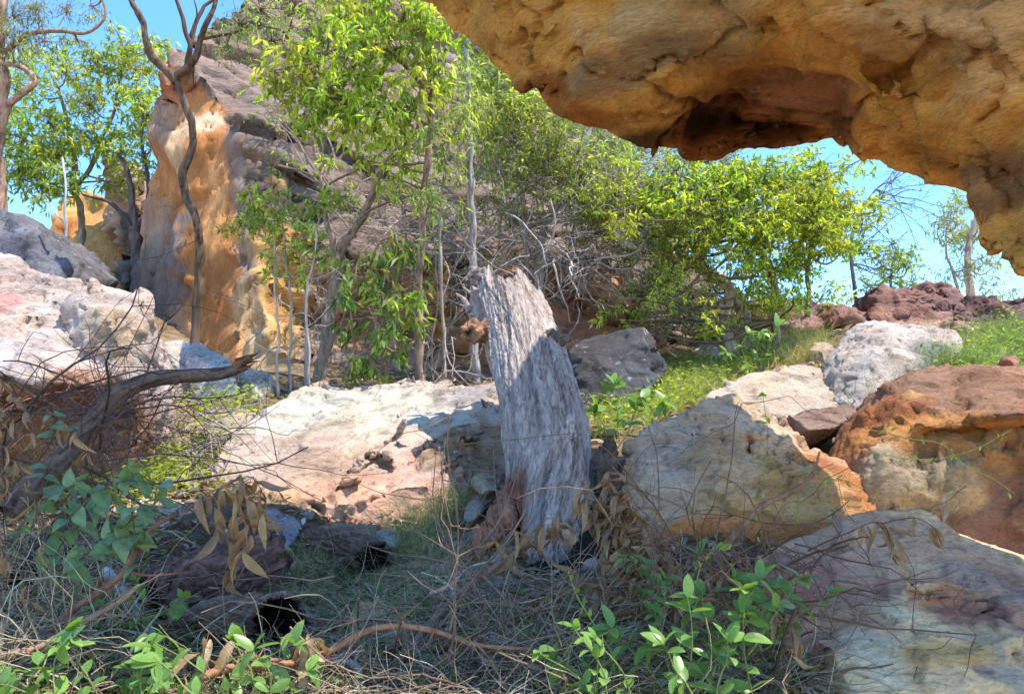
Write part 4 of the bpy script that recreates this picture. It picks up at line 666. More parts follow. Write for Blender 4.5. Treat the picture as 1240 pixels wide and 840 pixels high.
for q, (u0, v0, d0, us, lb) in enumerate([(372, 475, 7.0, (374, 372, 378, 382), 'bare pale thin stem just left of the leaning brown tree'), (335, 470, 7.1, (336, 333, 334, 330), 'very thin white stem in front of the orange cliff base'), (525, 462, 8.2, (522, 528, 526, 524), 'thin bare dark stem left of the straight grey tree')]):
    tree('bare_sapling', lb, [([(u0, v0, d0), (us[0], 420, d0), (us[1], 370, d0), (us[2], 320, d0), (us[3], 270, d0)], .014, .006)], [(us[3], 275, d0, .16, 7)], PALEG, (.07, .02), 4, .1, .5, (.42, .36, .32) if q < 2 else (.2, .16, .14), cat='sapling', twr=.003)

GB = 'scrub trees on the hillside right of the cliff'
def scrub(lb, limbs, boxes, **k):
    cl = []
    for (u0, v0, u1, v1, d, n, r, kk) in boxes:
        for _ in range(n): cl.append((rng.uniform(u0, u1), rng.uniform(v0, v1), d+rng.uniform(-.5, .5), r*rng.uniform(.7, 1.2), kk))
    return tree('scrub_tree', lb, limbs, cl, group=GB, **k)
GW_ = (.36, .31, .27)
scrub('grey-green small-leaved tree spreading under the tip of the overhang',
  [([(650, 330, 9.4), (655, 300, 9.4), (668, 262, 9.4), (690, 225, 9.3), (700, 190, 9.3), (715, 150, 9.3)], .05, .02), ([(690, 330, 9.4), (700, 250, 9.4), (712, 200, 9.4), (745, 160, 9.4)], .035, .014), ([(690, 225, 9.3), (660, 200, 9.3), (640, 160, 9.2)], .02, .01)],
  [(600, 150, 700, 250, 9.3, 14, .38, 34), (690, 160, 760, 260, 9.4, 11, .38, 34), (610, 240, 720, 300, 9.5, 8, .3, 20), (580, 130, 660, 180, 9.3, 5, .35, 30)], cols=OLIVE+[(.14, .2, .05)], leaf=(.075, .018), n_each=12, spread=.18, droop=.35, wood=GW_, lmat='leaf_dull')
scrub('grey-limbed olive tree with long crooked pale branches left of the lime-green one',
  [([(905, 420, 8.6), (903, 380, 8.6), (880, 345, 8.6), (845, 325, 8.6), (800, 305, 8.6), (765, 298, 8.5), (735, 270, 8.5)], .075, .025), ([(842, 322, 8.6), (862, 295, 8.6), (882, 268, 8.6), (905, 230, 8.6)], .05, .02), ([(800, 305, 8.6), (770, 270, 8.7), (735, 230, 8.8), (700, 205, 8.8)], .035, .014), ([(890, 430, 8.5), (880, 395, 8.5), (885, 350, 8.5)], .07, .05)],
  [(720, 230, 800, 330, 8.8, 12, .32, 28), (780, 320, 860, 400, 8.8, 12, .32, 30), (740, 330, 800, 370, 9, 4, .28, 20), (840, 330, 900, 400, 8.8, 6, .28, 24), (790, 210, 850, 300, 8.8, 6, .3, 24)], cols=OLIVE+[(.15, .21, .06)], leaf=(.075, .02), n_each=9, spread=.15, droop=.35, wood=GW_, lmat='leaf_dull')
scrub('pale green tree filling the gap between the straight grey trunk and the overhang edge',
  [([(640, 330, 9.0), (636, 280, 9.0), (630, 220, 9.0), (620, 150, 9.0), (610, 100, 9.0)], .035, .012), ([(632, 230, 9.0), (660, 190, 9.0), (690, 170, 9.0)], .018, .008)],
  [(560, 60, 640, 130, 9.0, 9, .32, 34), (590, 110, 700, 190, 9.0, 14, .32, 34), (600, 190, 740, 260, 9.0, 10, .3, 24), (690, 160, 760, 210, 9.0, 6, .3, 24)], cols=PALEG, leaf=(.085, .022), n_each=10, spread=.17, droop=.4, wood=GW_, lmat='leaf')
scrub('lush lime-green tree beneath the flat edge of the overhang, sky at its right',
  [([(940, 400, 8.3), (935, 340, 8.3), (925, 310, 8.3), (895, 285, 8.2), (875, 240, 8.2), (862, 195, 8.2)], .04, .014), ([(980, 380, 8.2), (980, 340, 8.2), (980, 300, 8.2), (985, 250, 8.2)], .03, .012), ([(925, 310, 8.3), (955, 270, 8.2), (975, 230, 8.2)], .02, .01)],
  [(740, 185, 850, 260, 8.3, 11, .3, 32), (840, 190, 960, 270, 8.2, 16, .32, 38), (940, 200, 1020, 300, 8.2, 13, .3, 36), (880, 270, 1000, 340, 8.2, 12, .28, 30), (1000, 270, 1035, 320, 8.2, 4, .2, 18), (800, 255, 880, 320, 8.3, 6, .24, 20), (900, 330, 960, 360, 8.2, 3, .2, 14), (990, 190, 1060, 300, 8.6, 8, .22, 16), (730, 260, 860, 330, 8.2, 8, .2, 16), (780, 310, 1010, 385, 8.0, 14, .2, 13), (700, 340, 780, 390, 8.6, 5, .2, 12)], cols=LIME, leaf=(.08, .024), n_each=13, spread=.15, droop=.35, wood=(.2, .15, .11), lmat='leaf')
scrub('small green shrub against the sky over the skyline rocks, right of the lime-green tree',
  [([(1078, 385, 11), (1080, 340, 11), (1085, 300, 11)], .025, .01)], [(1050, 310, 1110, 350, 11, 7, .3, 20), (1070, 280, 1110, 310, 11, 3, .25, 12), (1035, 335, 1060, 352, 11, 3, .2, 12)], cols=PALEG, leaf=(.11, .024), n_each=8, spread=.17, droop=.3, wood=(.2, .18, .17))
scrub('loose olive tree crown filling the gap above the horizontal grey limb, under the overhang edge',
  [([(760, 400, 10), (765, 330, 10), (770, 260, 10), (760, 200, 10)], .04, .015)], [(860, 330, 1040, 375, 9.4, 8, .26, 16), (700, 150, 900, 300, 10, 22, .36, 30), (640, 120, 760, 200, 10, 9, .36, 28), (880, 190, 1010, 300, 9.6, 8, .3, 20)], cols=OLIVE, leaf=(.085, .02), n_each=11, spread=.18, droop=.35, wood=GW_, lmat='leaf_dull')
scrub('wispy pale gum with a pinkish trunk against the sky at the right',
  [([(1176, 400, 12), (1174, 350, 12), (1172, 320, 12), (1175, 290, 12), (1182, 262, 12), (1190, 225, 12)], .055, .03), ([(1150, 400, 12), (1160, 350, 12), (1148, 310, 12), (1145, 280, 12)], .03, .012), ([(1178, 280, 12), (1195, 270, 12), (1215, 262, 12)], .02, .01)],
  [(1120, 240, 1180, 300, 12, 10, .34, 22), (1170, 230, 1205, 330, 12, 8, .3, 18), (1195, 320, 1240, 370, 11.5, 5, .3, 20), (1130, 300, 1170, 345, 12, 4, .3, 14)], cols=PALEG, leaf=(.12, .02), n_each=7, spread=.2, droop=.5, wood=(.45, .34, .29), lmat='leaf_dull')
scrub('thin straggly pale-leaved tree in front of the layered flank, left of the straight grey trunk',
  [([(485, 440, 9.4), (480, 360, 9.4), (490, 290, 9.4), (482, 220, 9.4), (495, 150, 9.4)], .022, .008), ([(488, 290, 9.4), (440, 250, 9.4), (400, 230, 9.4)], .01, .005)],
  [(400, 130, 620, 260, 9.4, 15, .3, 14), (430, 240, 640, 330, 9.3, 10, .26, 10), (300, 60, 460, 200, 9.6, 7, .26, 10)], cols=PALEG+OLIVE[:2], leaf=(.09, .022), n_each=9, spread=.18, droop=.5, wood=(.26, .2, .17), lmat='leaf')
# bare twigs against the sky
mb = MB(); rt = P(1040, 400, 10.5); rt[2] = float(gzf(rt[0], rt[1]))
mb.limb(PA([(1040, 400, 10.5), (1035, 350, 10.5), (1030, 300, 10.5), (1040, 260, 10.5), (1060, 230, 10.5)]), .03, .012, (.17, .15, .15), 6)
st = PA([(1030, 300, 10.5), (1035, 280, 10.5), (1040, 260, 10.5), (1050, 245, 10.5), (1060, 230, 10.5), (1030, 320, 10.5)]); B = st[rng.integers(0, 6, 26)]
w1_ = walks(B, rng.normal(size=(26, 3))*np.array([.5, .3, .4])+np.array([.8, 0, .25]), .7+.5*rng.random(26), 9, .35); mb.tubes(w1_, np.linspace(.008, .003, 9)[None].repeat(26, 0), (.15, .13, .14), 4)
B = w1_[rng.integers(0, 26, 220), rng.integers(2, 9, 220)]; w2_ = walks(B, rng.normal(size=(220, 3))+np.array([.5, 0, .1]), .15+.3*rng.random(220), 6, .4)
mb.tubes(w2_, np.linspace(.0035, .0018, 6)[None].repeat(220, 0), (.15, .13, .14), 3)
r_ = add('bare_tree', None, label='leafless fine-twigged tree against blue sky right of the lime-green tree', cat='tree', loc=rt); add('branches', mb.mesh('branches', rt), M['bark'], r_)
# grey dead brush
def brush(name, label, srcs, n1, n2, L1, L2, col, r1, r2, dirb=(0, 0, .3), curl=.5, cat='dead brush', grav=.02, spread=.15):
    mb = MB(); src = PA(srcs); B = src[rng.integers(0, len(src), n1)]+rng.normal(size=(n1, 3))*spread
    a = walks(B, rng.normal(size=(n1, 3))*np.array([1, .5, .7])+np.array(dirb), L1*(.6+.8*rng.random(n1)), 9, curl, grav); mb.tubes(a, np.linspace(r1, r1*.4, 9)[None].repeat(n1, 0)*(.6+.8*rng.random((n1, 1))), mixc(n1, [col, tuple(c*.7 for c in col)]), 4)
    B = a[rng.integers(0, n1, n2), rng.integers(1, 9, n2)]; b = walks(B, rng.normal(size=(n2, 3)), L2*(.5+rng.random(n2)), 6, curl*1.1, grav); mb.tubes(b, np.linspace(r2, r2*.5, 6)[None].repeat(n2, 0), mixc(n2, [col, tuple(c*.75 for c in col)]), 3)
    o = src.mean(0); return add(name, mb.mesh(name, o), M['deadwood'], label=label, cat=cat, loc=o)
brush('dead_brush', 'tangle of grey dead branches piled on the ledge above the fallen trunk tip', [(560, 270, 8.8), (590, 290, 8.7), (620, 280, 8.7), (650, 295, 8.6), (680, 310, 8.5), (700, 330, 8.5), (640, 320, 8.5), (660, 340, 8.4), (600, 320, 8.6), (560, 300, 8.7), (700, 290, 8.8), (720, 300, 8.8)], 90, 500, .8, .32, (.42, .37, .34), .010, .0035, (0.1, 0, -.1), .5)
brush('dead_brush', 'sprawl of thin grey dead twigs along the foot of the layered cliff face', [(460, 260, 8.8), (500, 270, 8.8), (540, 260, 8.8), (480, 290, 8.7), (530, 300, 8.8), (440, 240, 8.9), (550, 350, 8.8), (540, 400, 8.6)], 55, 300, .8, .3, (.40, .34, .31), .009, .0035, (0, 0, -.1), .5)
brush('dead_brush', 'thin wiry dead twigs hanging in front of the dark recess below the cliff', [(355, 400, 7.6), (375, 380, 7.6), (430, 380, 7.6), (520, 420, 7.9), (545, 430, 7.9), (400, 330, 7.8)], 45, 200, .6, .25, (.45, .38, .33), .006, .003, (0, 0, 0), .5)
brush('dead_brush', 'fan of pale crooked twigs below the grey-limbed olive tree', [(700, 230, 9), (740, 250, 9), (780, 280, 8.8), (720, 280, 9), (760, 310, 8.8), (650, 240, 9.2)], 45, 260, .9, .35, (.46, .40, .36), .010, .004, (.2, 0, -.1), .45)

# ------------------------------------------------------------ the fallen trunk
def spine(pts, n): return catmull(PA(pts), n)
def trunk_shell():
    nT, nA = 420, 260
    c = spine([(668, 715, 3.72), (663, 670, 3.82), (664, 620, 3.98), (667, 570, 4.16), (661, 520, 4.38), (650, 470, 4.66), (637, 425, 4.95), (622, 385, 5.25), (610, 358, 5.45), (603, 338, 5.6)], nT)
    t = np.linspace(0, 1, nT); T = unit(np.gradient(c, axis=0)); view = unit(np.array([0, -1, .15])); A = unit(np.cross(T, view)); Bv = np.cross(A, T)   # A to the right or left, Bv toward the viewer
    if A[0, 0] < 0: A = -A
    if (Bv[0]@view) < 0: Bv = -Bv
    rad = np.interp(t, [0, .1, .25, .4, .6, .8, .93, 1], [.185, .20, .22, .228, .228, .236, .228, .20])
    th = np.linspace(0, 2*math.pi, nA, endpoint=False); TT, TH = np.meshgrid(t, th, indexing='ij')
    # end profile: jagged base, ragged top
    q = np.stack([np.cos(TH)*2, np.sin(TH)*2, TT*0], -1)
    lo = fbm(np.stack([np.cos(th)*3, np.sin(th)*3, th*0], 1), 4, 21)*.035+.055
    left = np.exp(-((np.angle(np.exp(1j*(th-math.pi*1.12))))/.45)**2); front = np.exp(-((np.angle(np.exp(1j*(th-math.pi*.5))))/.55)**2)
    lo = lo-front*.02-left*.02+.16*np.exp(-((np.angle(np.exp(1j*(th-math.pi*.80))))/.22)**2)
    hi = 1-(.12+.065*fbm(np.stack([np.cos(th)*3, np.sin(th)*3, th*0+9], 1), 5, 23, .55))-.05*np.exp(-((np.angle(np.exp(1j*(th-math.pi*.15))))/.3)**2)
    TP = lo[None]+(hi-lo)[None]*TT; f = TP*(nT-1); i = np.clip(f.astype(int), 0, nT-2); fr = np.clip(f-i, 0, 1)[..., None]
    cc = c[i]*(1-fr)+c[i+1]*fr; AA = A[i]*(1-fr)+A[i+1]*fr; BB = Bv[i]*(1-fr)+Bv[i+1]*fr; rr = np.interp(TP, t, rad)
    flare = left[None]*np.clip((.30-TP)/.30, 0, 1)**1.3*1.25
    rr = rr*(1+flare)
    rr = rr*(1+.05*fbm(np.stack([np.cos(TH)*1.5, np.sin(TH)*1.5, TP*5], -1).reshape(-1, 3), 3, 31).reshape(TT.shape))
    # fibrous weathered wood: ropy grain twisting slightly along the trunk
    tw = TH+TP*1.6
    g1 = fbm(np.stack([np.cos(tw)*9, np.sin(tw)*9, TP*9], -1).reshape(-1, 3), 4, 33).reshape(TT.shape); g2 = ridged(np.stack([np.cos(tw)*24, np.sin(tw)*24, TP*20+g1*2.2], -1).reshape(-1, 3), 3, 35).reshape(TT.shape)
    bands = np.exp(-((np.mod(TP*5+g1*.35, 1)-.5)/.10)**2)
    g3 = ridged(np.stack([np.cos(tw)*60, np.sin(tw)*60, TP*24+g1*3], -1).reshape(-1, 3), 2, 61).reshape(TT.shape)
    msk = .35+.9*smooth01(fbm(np.stack([np.cos(TH)*2, np.sin(TH)*2, TP*4], -1).reshape(-1, 3), 3, 71)*1.1+.5).reshape(TT.shape)
    pv, pe = facet(np.stack([np.cos(tw)*3.4, np.sin(tw)*3.4, TP*9+g1*.5], -1).reshape(-1, 3), 73); pv = pv.reshape(TT.shape); pe = pe.reshape(TT.shape)
    rr = rr+.010*g1+(.0035*g2+.003*g3)*msk+.012*pv-.004*np.exp(-(pe/.05)**2)-.002*bands
    # splits
    for (a0, wob, t0, t1, dep, wd) in ((math.pi*.78, .10, 0, .28, .03, .05), (math.pi*.30, .15, .1, .55, .018, .025), (math.pi*.62, .12, .35, .9, .012, .02), (math.pi*.12, .1, .3, .75, .02, .04)):
        ang = np.angle(np.exp(1j*(TH-a0-wob*np.sin(TP*14+a0)))); rr = rr-dep*np.exp(-(ang/wd)**2)*smooth01((TP-t0)/.05)*smooth01((t1-TP)/.05)
    out = cc+AA*(np.cos(TH)*rr)[..., None]+BB*(np.sin(TH)*rr)[..., None]
    inn = cc+AA*(np.cos(TH)*rr*.72)[..., None]+BB*(np.sin(TH)*rr*.72)[..., None]
    V = np.concatenate([out.reshape(-1, 3), inn.reshape(-1, 3)]); K = nT*nA
    a = np.arange(nT-1)[:, None]*nA; b = np.arange(nA)[None]; b2 = (b+1) % nA
    Fo = np.stack([a+b, a+b2, a+nA+b2, a+nA+b], -1).reshape(-1, 4); Fi = Fo[:, ::-1]+K
    b = np.arange(nA); b2 = (b+1) % nA; e0 = np.stack([b+K, b2+K, b2, b], 1); L0 = (nT-1)*nA; e1 = np.stack([L0+b, L0+b2, L0+b2+K, L0+b+K], 1)
    # colour: silver-grey wood, tan and brown stains, red-brown flank at the base, charred rim and inside
    col = np.empty((nT, nA, 3)); col[:] = (.33, .265, .23)
    st = np.stack([np.cos(tw)*5, np.sin(tw)*5, TP*7], -1).reshape(-1, 3); s1 = smooth01(fbm(st, 4, 37)*1.2+.35).reshape(TT.shape)[..., None]; col = col*(1-s1*.45)+np.array([.30, .24, .21])*s1*.6; cpl = (1+.55*pv)[..., None]; col = col*cpl
    s2 = smooth01(g2*.9-.1)[..., None]; col = col*(1-s2*.35)+np.array([.48, .42, .38])*s2*.35
    s3 = smooth01(-(g2*.6+g3*.5)*1.1-.15)[..., None]; col = col*(1-s3*.6)+np.array([.15, .11, .09])*s3*.6
    dl = np.abs(np.angle(np.exp(1j*(TH-math.pi*1.0)))); fl = (smooth01((1.15-dl)/.3)*smooth01((.32-TP+g1*.03)/.08))[..., None]
    col = col*(1-fl)+(np.array([.20, .09, .06])*(1+.5*g2[..., None]*.6))*fl
    for (th0, t0, sz, cc_) in ((math.pi*.35, .47, .07, (.25, .17, .13)), (math.pi*.62, .52, .05, (.28, .2, .15)), (math.pi*.8, .84, .06, (.34, .19, .12)), (math.pi*.45, .74, .08, (.36, .3, .27))):
        dd = np.sqrt((np.angle(np.exp(1j*(TH-th0)))*.24/.3)**2+((TP-t0)*1.5)**2)/sz; k_ = smooth01((1.2-dd+g1*.4)/.6)[..., None]*.7; col = col*(1-k_)+np.array(cc_)*k_
    bt = smooth01((.10-TP+g1*.03)/.06)[..., None]*.8; keep = 1-front[None, :, None]*.75; col = col*(1-bt*keep)+np.array([.05, .035, .03])*bt*keep
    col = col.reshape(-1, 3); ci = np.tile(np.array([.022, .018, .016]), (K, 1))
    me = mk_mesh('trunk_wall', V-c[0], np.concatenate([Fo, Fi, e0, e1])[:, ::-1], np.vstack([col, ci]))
    at = me.attributes.new('grain', 'FLOAT_VECTOR', 'POINT'); g_ = np.stack([np.cos(tw)*.23, np.sin(tw)*.23, TP*.75+g1*.012], -1).reshape(-1, 3); at.data.foreach_set('vector', np.vstack([g_, g_]).astype(np.float32).ravel())
    return c, A, Bv, me
tc_, tA, tB, tme = trunk_shell()
ft = add('fallen_trunk', None, label='huge silver-grey hollow fallen tree trunk leaning up the slope, charred at its base', cat='fallen trunk', loc=tc_[0])
M['silver'] = bark_mat('silver_wood', (22, 22, 22), .40, .8)
M['trunk_fibre'] = bark_mat('weathered_fibrous_wood', (34, 34, 34), .62, 1.0, grain=True)
add('trunk_wall', tme, M['trunk_fibre'], ft)
def blob_mesh(name, pts, col, voxel, origin, amp=.02, size=.05, seed=0, hole=None, thick=.0):
    """short gnarled lump through a few fat points: skin of spheres, remeshed"""
    import bmesh
    bm = bmesh.new()
    for a, b in zip(pts[:-1], pts[1:]):
        for t in np.linspace(0, 1, 5):
            p = np.array(a[:3])*(1-t)+np.array(b[:3])*t; r = a[3]*(1-t)+b[3]*t
            ret = bmesh.ops.create_icosphere(bm, subdivisions=2, radius=r)
            bmesh.ops.translate(bm, verts=ret['verts'], vec=p)
    V = [tuple(v.co) for v in bm.verts]; F = [[v.index for v in f.verts] for f in bm.faces]; bm.free()
    V, F = remesh(V, F, voxel); n = normals(V, F)
    V = V+n*(fbm(V/size+seed, 4, seed)*amp+ridged(V/size*2, 2, seed+3)*amp*.3)[:, None]
    c = np.tile(np.asarray(col, float), (len(V), 1))*(1+.35*fbm(V/size*.8, 3, seed+4))[:, None]
    if hole is not None:
        hc, hr = hole; dd = np.linalg.norm(V-hc, axis=1); k = smooth01((hr-dd)/(hr*.4))[:, None]; V = V-n*k*thick; c = c*(1-k)+np.array([.02, .015, .012])*k
    return mk_mesh(name, V-origin, F, np.clip(c, .008, .9))
o0 = tc_[0]
def PR(u, v, d, r): return (*P(u, v, d), r)
add('broken_knot', blob_mesh('broken_knot', [PR(590, 402, 5.05, .07), PR(574, 400, 4.98, .06), PR(566, 403, 4.93, .05)], (.30, .16, .10), .008, o0, .022, .04, 3, (P(567, 405, 4.86), .075), .05), M['silver'], ft, label='split reddish branch stub with a dark hollow on the left side')
add('broken_knot', blob_mesh('broken_knot', [PR(668, 408, 4.78, .05), PR(682, 411, 4.82, .035), PR(688, 409, 4.85, .022)], (.16, .12, .1), .007, o0, .012, .03, 5), M['silver'], ft, label='small dark branch stub on the right side')
mb = MB()
for q in range(14):
    a = tc_[-1]+np.array([rng.uniform(-.2, .1), rng.uniform(-.2, .05), rng.uniform(-.36, -.16)]); mb.limb([a, a+np.array([rng.uniform(-.08, .03), 0, .06+rng.random()*.06]), a+np.array([rng.uniform(-.16, .05), 0, .12+rng.random()*.12])], .022+.014*rng.random(), .005, np.array([.32, .26, .24])*(.6+.6*rng.random()), 6)
add('splintered_end', mb.mesh('splintered_end', o0), M['silver'], ft)
add('torn_flap', blob_mesh('torn_flap', [PR(600, 352, 5.45, .07), PR(586, 335, 5.45, .055), PR(574, 330, 5.45, .035), PR(565, 338, 5.42, .02)], (.27, .22, .2), .009, o0, .02, .04, 9), M['silver'], ft, label='torn dark curl of wood at the upper tip')
# burnt lump beside the trunk
o1 = P(735, 560, 4.0)
add('charred_stub', blob_mesh('charred_stub', [PR(742, 600, 3.95, .06), PR(735, 565, 3.98, .055), PR(733, 545, 4.0, .045), PR(740, 535, 4.0, .03)], (.10, .07, .06), .009, o1, .025, .05, 12), M['silver'], label='small charred knobbly stub against the right side of the fallen trunk', cat='charred wood', loc=o1)
o1 = P(720, 660, 3.75)
add('charred_stub', blob_mesh('charred_stub', [PR(645, 705, 3.58, .06), PR(690, 698, 3.58, .07), PR(722, 672, 3.68, .09), PR(738, 625, 3.82, .07)], (.03, .024, .02), .012, o1, .04, .07, 14), M['silver'], label='blackened lump of burnt wood at the hollow base of the fallen trunk', cat='charred wood', loc=o1)

# ------------------------------------------------------------ burnt logs lower left
def hollow_log(name, label, pts, r0, r1, col, colin, wall=.2, nA=150, nT=150, jag=.06, seed=0, sq=(1, 1), bark=.012, cut=None, cat='log', mat='silver'):
    c = spine(pts, nT); t = np.linspace(0, 1, nT); T = unit(np.gradient(c, axis=0)); A = unit(np.cross(T, (0, 0, 1))); Bv = np.cross(A, T); th = np.linspace(0, 2*math.pi, nA, endpoint=False)
    TT, TH = np.meshgrid(t, th, indexing='ij'); ring = np.stack([np.cos(th)*2, np.sin(th)*2, th*0+seed], 1)
    lo = np.clip(.03+jag*fbm(ring, 4, seed+1), 0, .3); hi = 1-np.clip(.03+jag*fbm(ring+7, 4, seed+2), 0, .3); TP = lo[None]+(hi-lo)[None]*TT
    f = TP*(nT-1); i = np.clip(f.astype(int), 0, nT-2); fr = np.clip(f-i, 0, 1)[..., None]; cc = c[i]*(1-fr)+c[i+1]*fr; AA = A[i]; BB = Bv[i]
    rr = r0+(r1-r0)*TP; q = np.stack([np.cos(TH)*3, np.sin(TH)*3, TP*5+seed], -1).reshape(-1, 3)
    g = fbm(q, 4, seed+3).reshape(TT.shape); fv, fe = facet(q*np.array([1.4, 1.4, 1.2]), seed+5); fv = fv.reshape(TT.shape); fe = fe.reshape(TT.shape)
    rr = rr*(1+.10*g)+fv*bark-np.exp(-(fe/.08)**2)*bark*.7+.25*bark*fbm(q*6, 3, seed+9).reshape(TT.shape)
    out = cc+AA*(np.cos(TH)*rr*sq[0])[..., None]+BB*(np.sin(TH)*rr*sq[1])[..., None]; ri = rr*(1-wall); inn = cc+AA*(np.cos(TH)*ri*sq[0])[..., None]+BB*(np.sin(TH)*ri*sq[1])[..., None]
    V = np.concatenate([out.reshape(-1, 3), inn.reshape(-1, 3)]); K = nT*nA; a = np.arange(nT-1)[:, None]*nA; b = np.arange(nA)[None]; b2 = (b+1) % nA
    Fo = np.stack([a+b, a+b2, a+nA+b2, a+nA+b], -1).reshape(-1, 4); Fi = Fo[:, ::-1]+K; b = np.arange(nA); b2 = (b+1) % nA; L0 = (nT-1)*nA
    e0 = np.stack([b+K, b2+K, b2, b], 1); e1 = np.stack([L0+b, L0+b2, L0+b2+K, L0+b+K], 1)
    c_ = np.tile(np.asarray(col, float), (K, 1))*(1+.35*fv.ravel()+.3*g.ravel())[:, None]; e_ = np.minimum(TP, 1-TP).ravel(); k_ = smooth01((.10-e_+g.ravel()*.05)/.08)[:, None]; c_ = c_*(1-k_*.8)+np.array([.03, .02, .018])*k_*.8
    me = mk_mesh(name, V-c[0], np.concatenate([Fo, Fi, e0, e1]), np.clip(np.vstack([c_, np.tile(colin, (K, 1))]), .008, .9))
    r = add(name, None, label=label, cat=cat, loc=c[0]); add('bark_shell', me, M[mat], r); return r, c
hollow_log('burnt_log', 'short scaly brown burnt log behind the arched hollow piece, lower left', [(176, 735, 2.85), (210, 720, 2.92), (255, 700, 3.0), (300, 680, 3.1), (330, 660, 3.2)], .125, .11, (.17, .10, .085), (.015, .012, .01), seed=3, bark=.02)
hollow_log('burnt_log', 'arched brown bark log with a black hollow mouth facing right, lower left', [(205, 772, 2.72), (240, 756, 2.68), (280, 748, 2.62), (315, 748, 2.54), (340, 752, 2.48)], .075, .095, (.25, .16, .12), (.01, .008, .007), seed=9, wall=.16, sq=(1.15, .8), bark=.014, jag=.1)
hollow_log('burnt_log', 'dark charred log lying below the broad slab boulder with an open black end at right', [(368, 655, 3.7), (395, 657, 3.65), (420, 662, 3.58), (440, 668, 3.5), (455, 676, 3.42)], .07, .08, (.16, .10, .075), (.01, .008, .007), seed=15, wall=.2, sq=(1.1, .85), bark=.016)
hollow_log('burnt_log', 'dark half-rotted log in shade under the dead branch at the left', [(30, 705, 3.1), (60, 665, 3.25), (90, 630, 3.4), (125, 600, 3.6)], .075, .05, (.12, .08, .065), (.02, .015, .012), seed=21, wall=.3, bark=.012)
# split reddish flank at the foot of the main trunk
fk = rock('split_root_flank', 'x', [(643, 575, 4.02), (650, 600, 3.98), (640, 640, 3.9), (632, 672, 3.84), (618, 655, 3.84), (604, 650, 3.8), (590, 668, 3.74), (578, 692, 3.66), (566, 690, 3.64), (556, 704, 3.6), (545, 700, 3.6), (553, 676, 3.66), (566, 652, 3.74), (584, 628, 3.84), (598, 604, 3.94), (618, 582, 4.02)],
  [(620, 610, 3.86), (600, 635, 3.78), (575, 668, 3.66), (622, 635, 3.82)], 'red', (.30, .15, .10), back=(.05, .16, 0), shrink=.9, voxel=.006, smooth=1, strata=[((.85, -.2, .42), .035, .03, 9), ((.8, -.1, .5), .014, .010, 9)], chips=((.06, .006),), mottle=.3)
M['flank'] = bark_mat('split_red_wood', (12, 12, 12), .45, .8); fk.data.materials.clear(); fk.data.materials.append(M['flank'])
fk.location = np.array(fk.location)-np.array(ft.location); fk.parent = ft; del fk['category']; fk['label'] = 'reddish-brown splintered flank at the lower left of the base'
# dark snapped branch at left
pts = [(18, 625, 3.3), (45, 588, 3.4), (75, 555, 3.5), (100, 520, 3.6), (128, 495, 3.65), (155, 475, 3.7), (185, 460, 3.75), (215, 453, 3.78), (255, 452, 3.8), (280, 445, 3.8), (296, 437, 3.8)]
r_ = add('dead_branch', None, label='long dark brown snapped branch reaching up right in front of the big left boulder', cat='dead branch', loc=P(*pts[0]))
mb = MB(); mb.limb(PA(pts), .048, .027, np.array([.10, .065, .05]), 30, n=220, wob=.03, rid=.10); add('limb', mb.mesh('limb', P(*pts[0])), M['deadwood'], r_)
mb = MB()
for q in range(22):
    a = P(287+rng.normal()*2, 442+rng.normal()*3, 3.8); e = P(305+rng.uniform(-8, 10), 436+rng.uniform(-12, 16), 3.8+rng.uniform(-.05, .05)); mb.limb([a, (a+e)/2+rng.normal(size=3)*.006, e], .010+.006*rng.random(), .001, np.array([.17, .08, .05])*(.6+.8*rng.random()), 5)
add('splinters', mb.mesh('splinters', P(*pts[0])), M['deadwood'], r_, label='frayed reddish splintered tip')
# ------------------------------------------------------------ ground cover
rng = np.random.default_rng(23)
def poly_pts(poly, n):
    poly = np.asarray(poly, float); lo = poly.min(0); hi = poly.max(0); out = []
    x1, y1 = poly[:, 0], poly[:, 1]; x2, y2 = np.roll(x1, -1), np.roll(y1, -1); tot = 0
    while tot < n:
        q = lo+(hi-lo)*rng.random((n*2, 2)); c = ((y1 > q[:, 1:]) != (y2 > q[:, 1:])) & (q[:, :1] < (x2-x1)*(q[:, 1:]-y1)/(y2-y1+1e-9)+x1); q = q[c.sum(1) % 2 == 1]; out.append(q); tot += len(q)
    q = np.vstack(out)[:n]; return ghit(q[:, 0], q[:, 1])
def grass(name, label, cat, poly, n, L, W, cols, bend=.5, up=1.0, lean=.5, K=5, mat='grass', clump=0.0):
    B = poly_pts(poly, n)
    if clump:
        k = max(2, n//22); ce = B[:k]; B = ce[rng.integers(0, k, n)]+rng.normal(size=(n, 3))*np.array([clump, clump, 0]); B[:, 2] = gzf(B[:, 0], B[:, 1])
    D = rng.normal(size=(n, 3))*lean; D[:, 2] = np.abs(D[:, 2])*.3+up; mb = MB()
    mb.blades(B-np.array([0, 0, .01]), D, L*(.4+.9*rng.random(n)), W*(.6+.7*rng.random(n)), mixc(n, cols), bend*(.3+1.2*rng.random(n)), K)
    o = B.mean(0); return add(name, mb.mesh(name, o, False), M[mat], label=label, cat=cat, kind='stuff', loc=o)
STRAW = [(.42, .34, .22), (.32, .24, .15), (.52, .43, .29), (.22, .16, .10)]
GRN = [(.12, .20, .05), (.18, .26, .07), (.07, .13, .035), (.26, .30, .12)]
YG = [(.26, .34, .05), (.34, .40, .08), (.18, .27, .04), (.40, .40, .14)]
